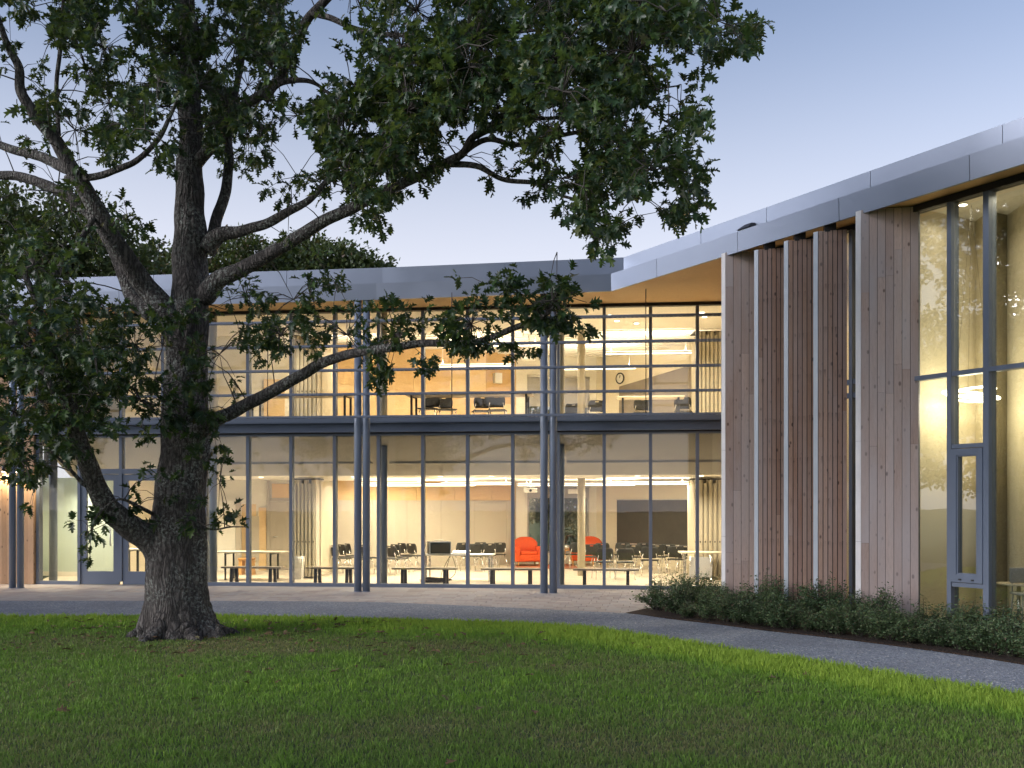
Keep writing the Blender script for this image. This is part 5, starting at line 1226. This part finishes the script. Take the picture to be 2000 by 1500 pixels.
for k, (bx, by, h, lb) in enumerate(((-21, 14.5, 1.0, 'tall unseen tree added at the left beyond the lawn, level with the oak'), (-31, 6, .95, 'tall unseen tree added at the left far beyond the lawn, behind the photographer'), (-31, 22, .95, 'tall unseen tree added at the left far beyond the entrance end of the building'))):  # trees out of view, added for window reflections and shade
    far_tree((bx, by, 0), 13, [(bx + dx, by + dy, z * h, r) for dx, dy, z, r in ((0, 0, 10.5, 2.8), (2, 1.5, 8.5, 2.6), (-2, -1, 8.5, 2.6), (.5, -2.6, 7, 2.6), (-.5, 2.8, 7, 2.6), (1.5, 0, 5, 2.6), (0, 3.5, 4.4, 2.2), (0, -3.5, 4.4, 2.2))], 20000, .22, lb, seed=20 + k, trunk=.3)

far_tree((-11.5, 3.2, 0), 10, [(-11.5, 3.2, 8.2, 2.8), (-10, 4.6, 6.6, 2.4), (-10.2, 1.6, 6.4, 2.6), (-13, 3, 6.2, 2.6), (-9.6, 3.2, 4.8, 2.2), (-11, .2, 5.2, 2.4)], 20000, .2, 'unseen leafy tree beside the viewpoint, added to shade the near lawn', seed=31, trunk=.25)  # out of view, added to throw shade over the near grass

def shrubs():
    proto = []
    for k in range(4):
        g = np.random.default_rng(40 + k); root = empty('shrub', (0, 0, 0)); m = MB(); P = []; D = []
        for s in range(38):
            a = g.uniform(0, 6.28); lean = g.uniform(.05, .62); h = g.uniform(.24, .68) * (1.15 - lean * .55); tip = Vector((math.cos(a) * lean * .62, math.sin(a) * lean * .62, h)); b = Vector((math.cos(a) * .05, math.sin(a) * .05, 0)); mid = b.lerp(tip, .5) + Vector((0, 0, .05))
            if s < 34: m.tube([b, mid, tip], [.005, .004, .002], 4, False)
            for t in np.linspace(.22, 1.0, 12):
                c = b.lerp(mid, t * 2) if t < .5 else mid.lerp(tip, t * 2 - 1)
                for _ in range(6): P.append(np.array(c) + g.normal(0, .035, 3)); D.append((g.normal(0, 1), g.normal(0, 1), g.normal(.35, .4)))
        m.build('stems', 'twig', root, True)
        P = np.array(P); P[:, 2] = np.maximum(.01, P[:, 2]); D = np.array(D); n = len(P); N = g.normal(0, .5, (n, 3)); N[:, 2] += .9
        o = bpy.data.objects.new('foliage', leaves_mesh('foliage', P, D, N, g.uniform(.024, .046, n), np.clip(g.normal(.5, .25, n), 0, .97), 'shrub_leaf', SV, ST)); link(o, root); o['kind'] = 'stuff'
        proto.append(root)
    spots = []
    # two staggered rows between the path edge and the wing
    for i in range(24):
        s = 3.0 + i * .40; spots.append((FW.p(s, -.20 + .12 * math.sin(i * 2.1)), 'back', i))
    for i in range(22):
        px = 1345 + i * 33 + 4 * (i % 3); Yf = np.interp(px, [1300, 1400, 1500, 1600, 1750, 1900, 2000, 2200], [CAMZ * FPX / (y - HOR) for y in (1210, 1222, 1235, 1246, 1265, 1286, 1302, 1335)]); Y = Yf + .42; spots.append(((X(px, Y), Y), 'front', i))
    for i, (px, py) in enumerate(((1285, 1195), (1330, 1188), (1375, 1186), (1415, 1190), (1320, 1203))): spots.append((gp(px, py), 'end', i))
    W = {'back': 'leafy shrub %s along the timber wall, counted from the paving end', 'front': 'leafy shrub %s along the gravel edge, counted from the paving end', 'end': 'airy shrub %s at the pointed bed end, counted from the paving'}
    num = 'one two three four five six seven eight nine ten eleven twelve thirteen fourteen fifteen sixteen seventeen eighteen nineteen twenty twenty-one twenty-two twenty-three twenty-four'.split()
    for k, ((x, y), row, i) in enumerate(spots):
        pr = proto[k % 4]; o = pr if k < 4 else copy_tree(pr); sc = random.uniform(.74, 1.0) * (.8 if row == 'front' else 1.0)
        o.location = (x, y, .034); o.rotation_euler = (0, 0, random.uniform(0, 6.28)); o.scale = (sc * 1.3, sc * 1.3, sc * random.uniform(.72, 1.15))
        tag(o, W[row] % num[i], 'shrub', 'shrubs in the planting bed')
shrubs()

def grass():
    N = 430000; Yn, Yf = 5.6, 18.2
    # more blades near the viewer, where they show
    Y = Yn + (Yf - Yn) * rng.random(N) ** 1.35; Xx = (rng.random(N) * 2 - 1) * (Y * .53 + 2.2)
    fx = np.array([p[0] for p in PATH_NEAR]); fy = np.array([p[1] for p in PATH_NEAR]); o_ = np.argsort(fx); lim = np.interp(Xx, fx[o_], fy[o_])
    edge = lim - Y; keep = edge > -.04 + .05 * rng.random(N)
    tx = X(351, TREE_Y); dt = np.hypot((Xx - tx) / 1.0, (Y - TREE_Y) / 1.0); keep &= dt > .42
    Xx, Y, edge, dt = Xx[keep], Y[keep], edge[keep], dt[keep]; n = len(Y)
    def vn(x, y, s, o): 
        # smooth value noise on a grid
        gx, gy = x * s + o, y * s + o * 1.7; ix, iy = np.floor(gx).astype(int), np.floor(gy).astype(int); fx_, fy_ = gx - ix, gy - iy; fx_ = fx_ * fx_ * (3 - 2 * fx_); fy_ = fy_ * fy_ * (3 - 2 * fy_)
        h = lambda a, b: (np.sin(a * 127.1 + b * 311.7 + o * 17.3) * 43758.5453) % 1.0
        return (h(ix, iy) * (1 - fx_) + h(ix + 1, iy) * fx_) * (1 - fy_) + (h(ix, iy + 1) * (1 - fx_) + h(ix + 1, iy + 1) * fx_) * fy_
    big = vn(Xx, Y, .55, 3.1) * .6 + vn(Xx, Y, 1.5, 8.2) * .4; fine = vn(Xx, Y, 5, 1.3)
    lush_lit = np.exp(-(np.maximum(edge, 0) / 1.7) ** 2) * .45 + np.exp(-((edge - 1.0) / 1.1) ** 2) * np.clip((Xx + .3) / 1.5, 0, 1) * .5      # greener strip along the path, window light painted in, mown dry patches elsewhere
    dry = np.exp(-((dt - 1.2) / 1.4) ** 2) * .22 + np.exp(-(((Xx + 1.4) / 2.2) ** 2 + ((Y - 13.6) / .8) ** 2)) * .3
    t = np.clip(.47 + .55 * (big - .5) + .18 * (fine - .5) + lush_lit * .85 + .12 * np.clip(1 - edge / 3, 0, 1) - .08 * np.clip((9.5 - Y) / 3, 0, 1) - dry * .8 * (1 - np.exp(-(np.maximum(edge, 0) / 2.2) ** 2)) + rng.normal(0, .13, n), 0, 1)  # tint falls towards the viewer as painted shade on the near lawn
    hgt = (.018 + .040 * np.clip(t, 0, 1) * (.5 + fine) + .03 * lush_lit) * rng.uniform(.6, 1.35, n) * np.clip((dt - .3) / .8, .5, 1); w = rng.uniform(.0026, .005, n) * (1 + (Y - 6) * .09)
    a = rng.random(n) * 6.28; lean = rng.uniform(.1, .75, n) * hgt; la = rng.random(n) * 6.28
    V = np.zeros((n, 5, 3)); cx, cy = np.cos(a) * w, np.sin(a) * w; lx, ly = np.cos(la) * lean, np.sin(la) * lean
    V[:, 0] = np.stack([Xx - cx, Y - cy, 0 * Y], 1); V[:, 1] = np.stack([Xx + cx, Y + cy, 0 * Y], 1)
    V[:, 2] = np.stack([Xx - cx * .8 + lx * .35, Y - cy * .8 + ly * .35, hgt * .6], 1); V[:, 3] = np.stack([Xx + cx * .8 + lx * .35, Y + cy * .8 + ly * .35, hgt * .6], 1); V[:, 4] = np.stack([Xx + lx, Y + ly, hgt], 1)
    T = (np.arange(n)[:, None, None] * 5 + np.array([(0, 1, 3), (0, 3, 2), (2, 3, 4)])[None]).reshape(-1, 3)
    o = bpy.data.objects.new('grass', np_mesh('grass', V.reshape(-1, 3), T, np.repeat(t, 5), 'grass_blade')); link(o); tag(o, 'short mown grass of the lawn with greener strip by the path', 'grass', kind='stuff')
grass()

def fallen():
    n = 420; a = rng.random(n) * 6.28; r = .6 + np.abs(rng.normal(0, 2.6, n)); P = np.stack([X(351, TREE_Y) + np.cos(a) * r * 1.6, TREE_Y + np.sin(a) * r, np.full(n, .035) + rng.random(n) * .02], 1)
    P = P[np.array([p[1] < yline(PATH_NEAR, p[0]) - .12 for p in P])]; n = len(P); D = rng.normal(0, 1, (n, 3)); D[:, 2] *= .15; N = rng.normal(0, .25, (n, 3)); N[:, 2] += 1
    t = NT('dead_leaf'); k = t.n('Attribute', dict(attribute_name='tint')).outputs['Fac']; t.pbr(t.ramp(k, [(0, (.10, .055, .028)), (.6, (.17, .10, .045)), (1, (.14, .13, .05))]), .7); M['dead_leaf'] = t.m
    o = bpy.data.objects.new('fallen_leaves', leaves_mesh('fallen_leaves', P, D, N, rng.uniform(.08, .14, n), rng.random(n), 'dead_leaf')); link(o); tag(o, 'scattered brown fallen leaves around the oak trunk', 'leaves', kind='stuff')
fallen()
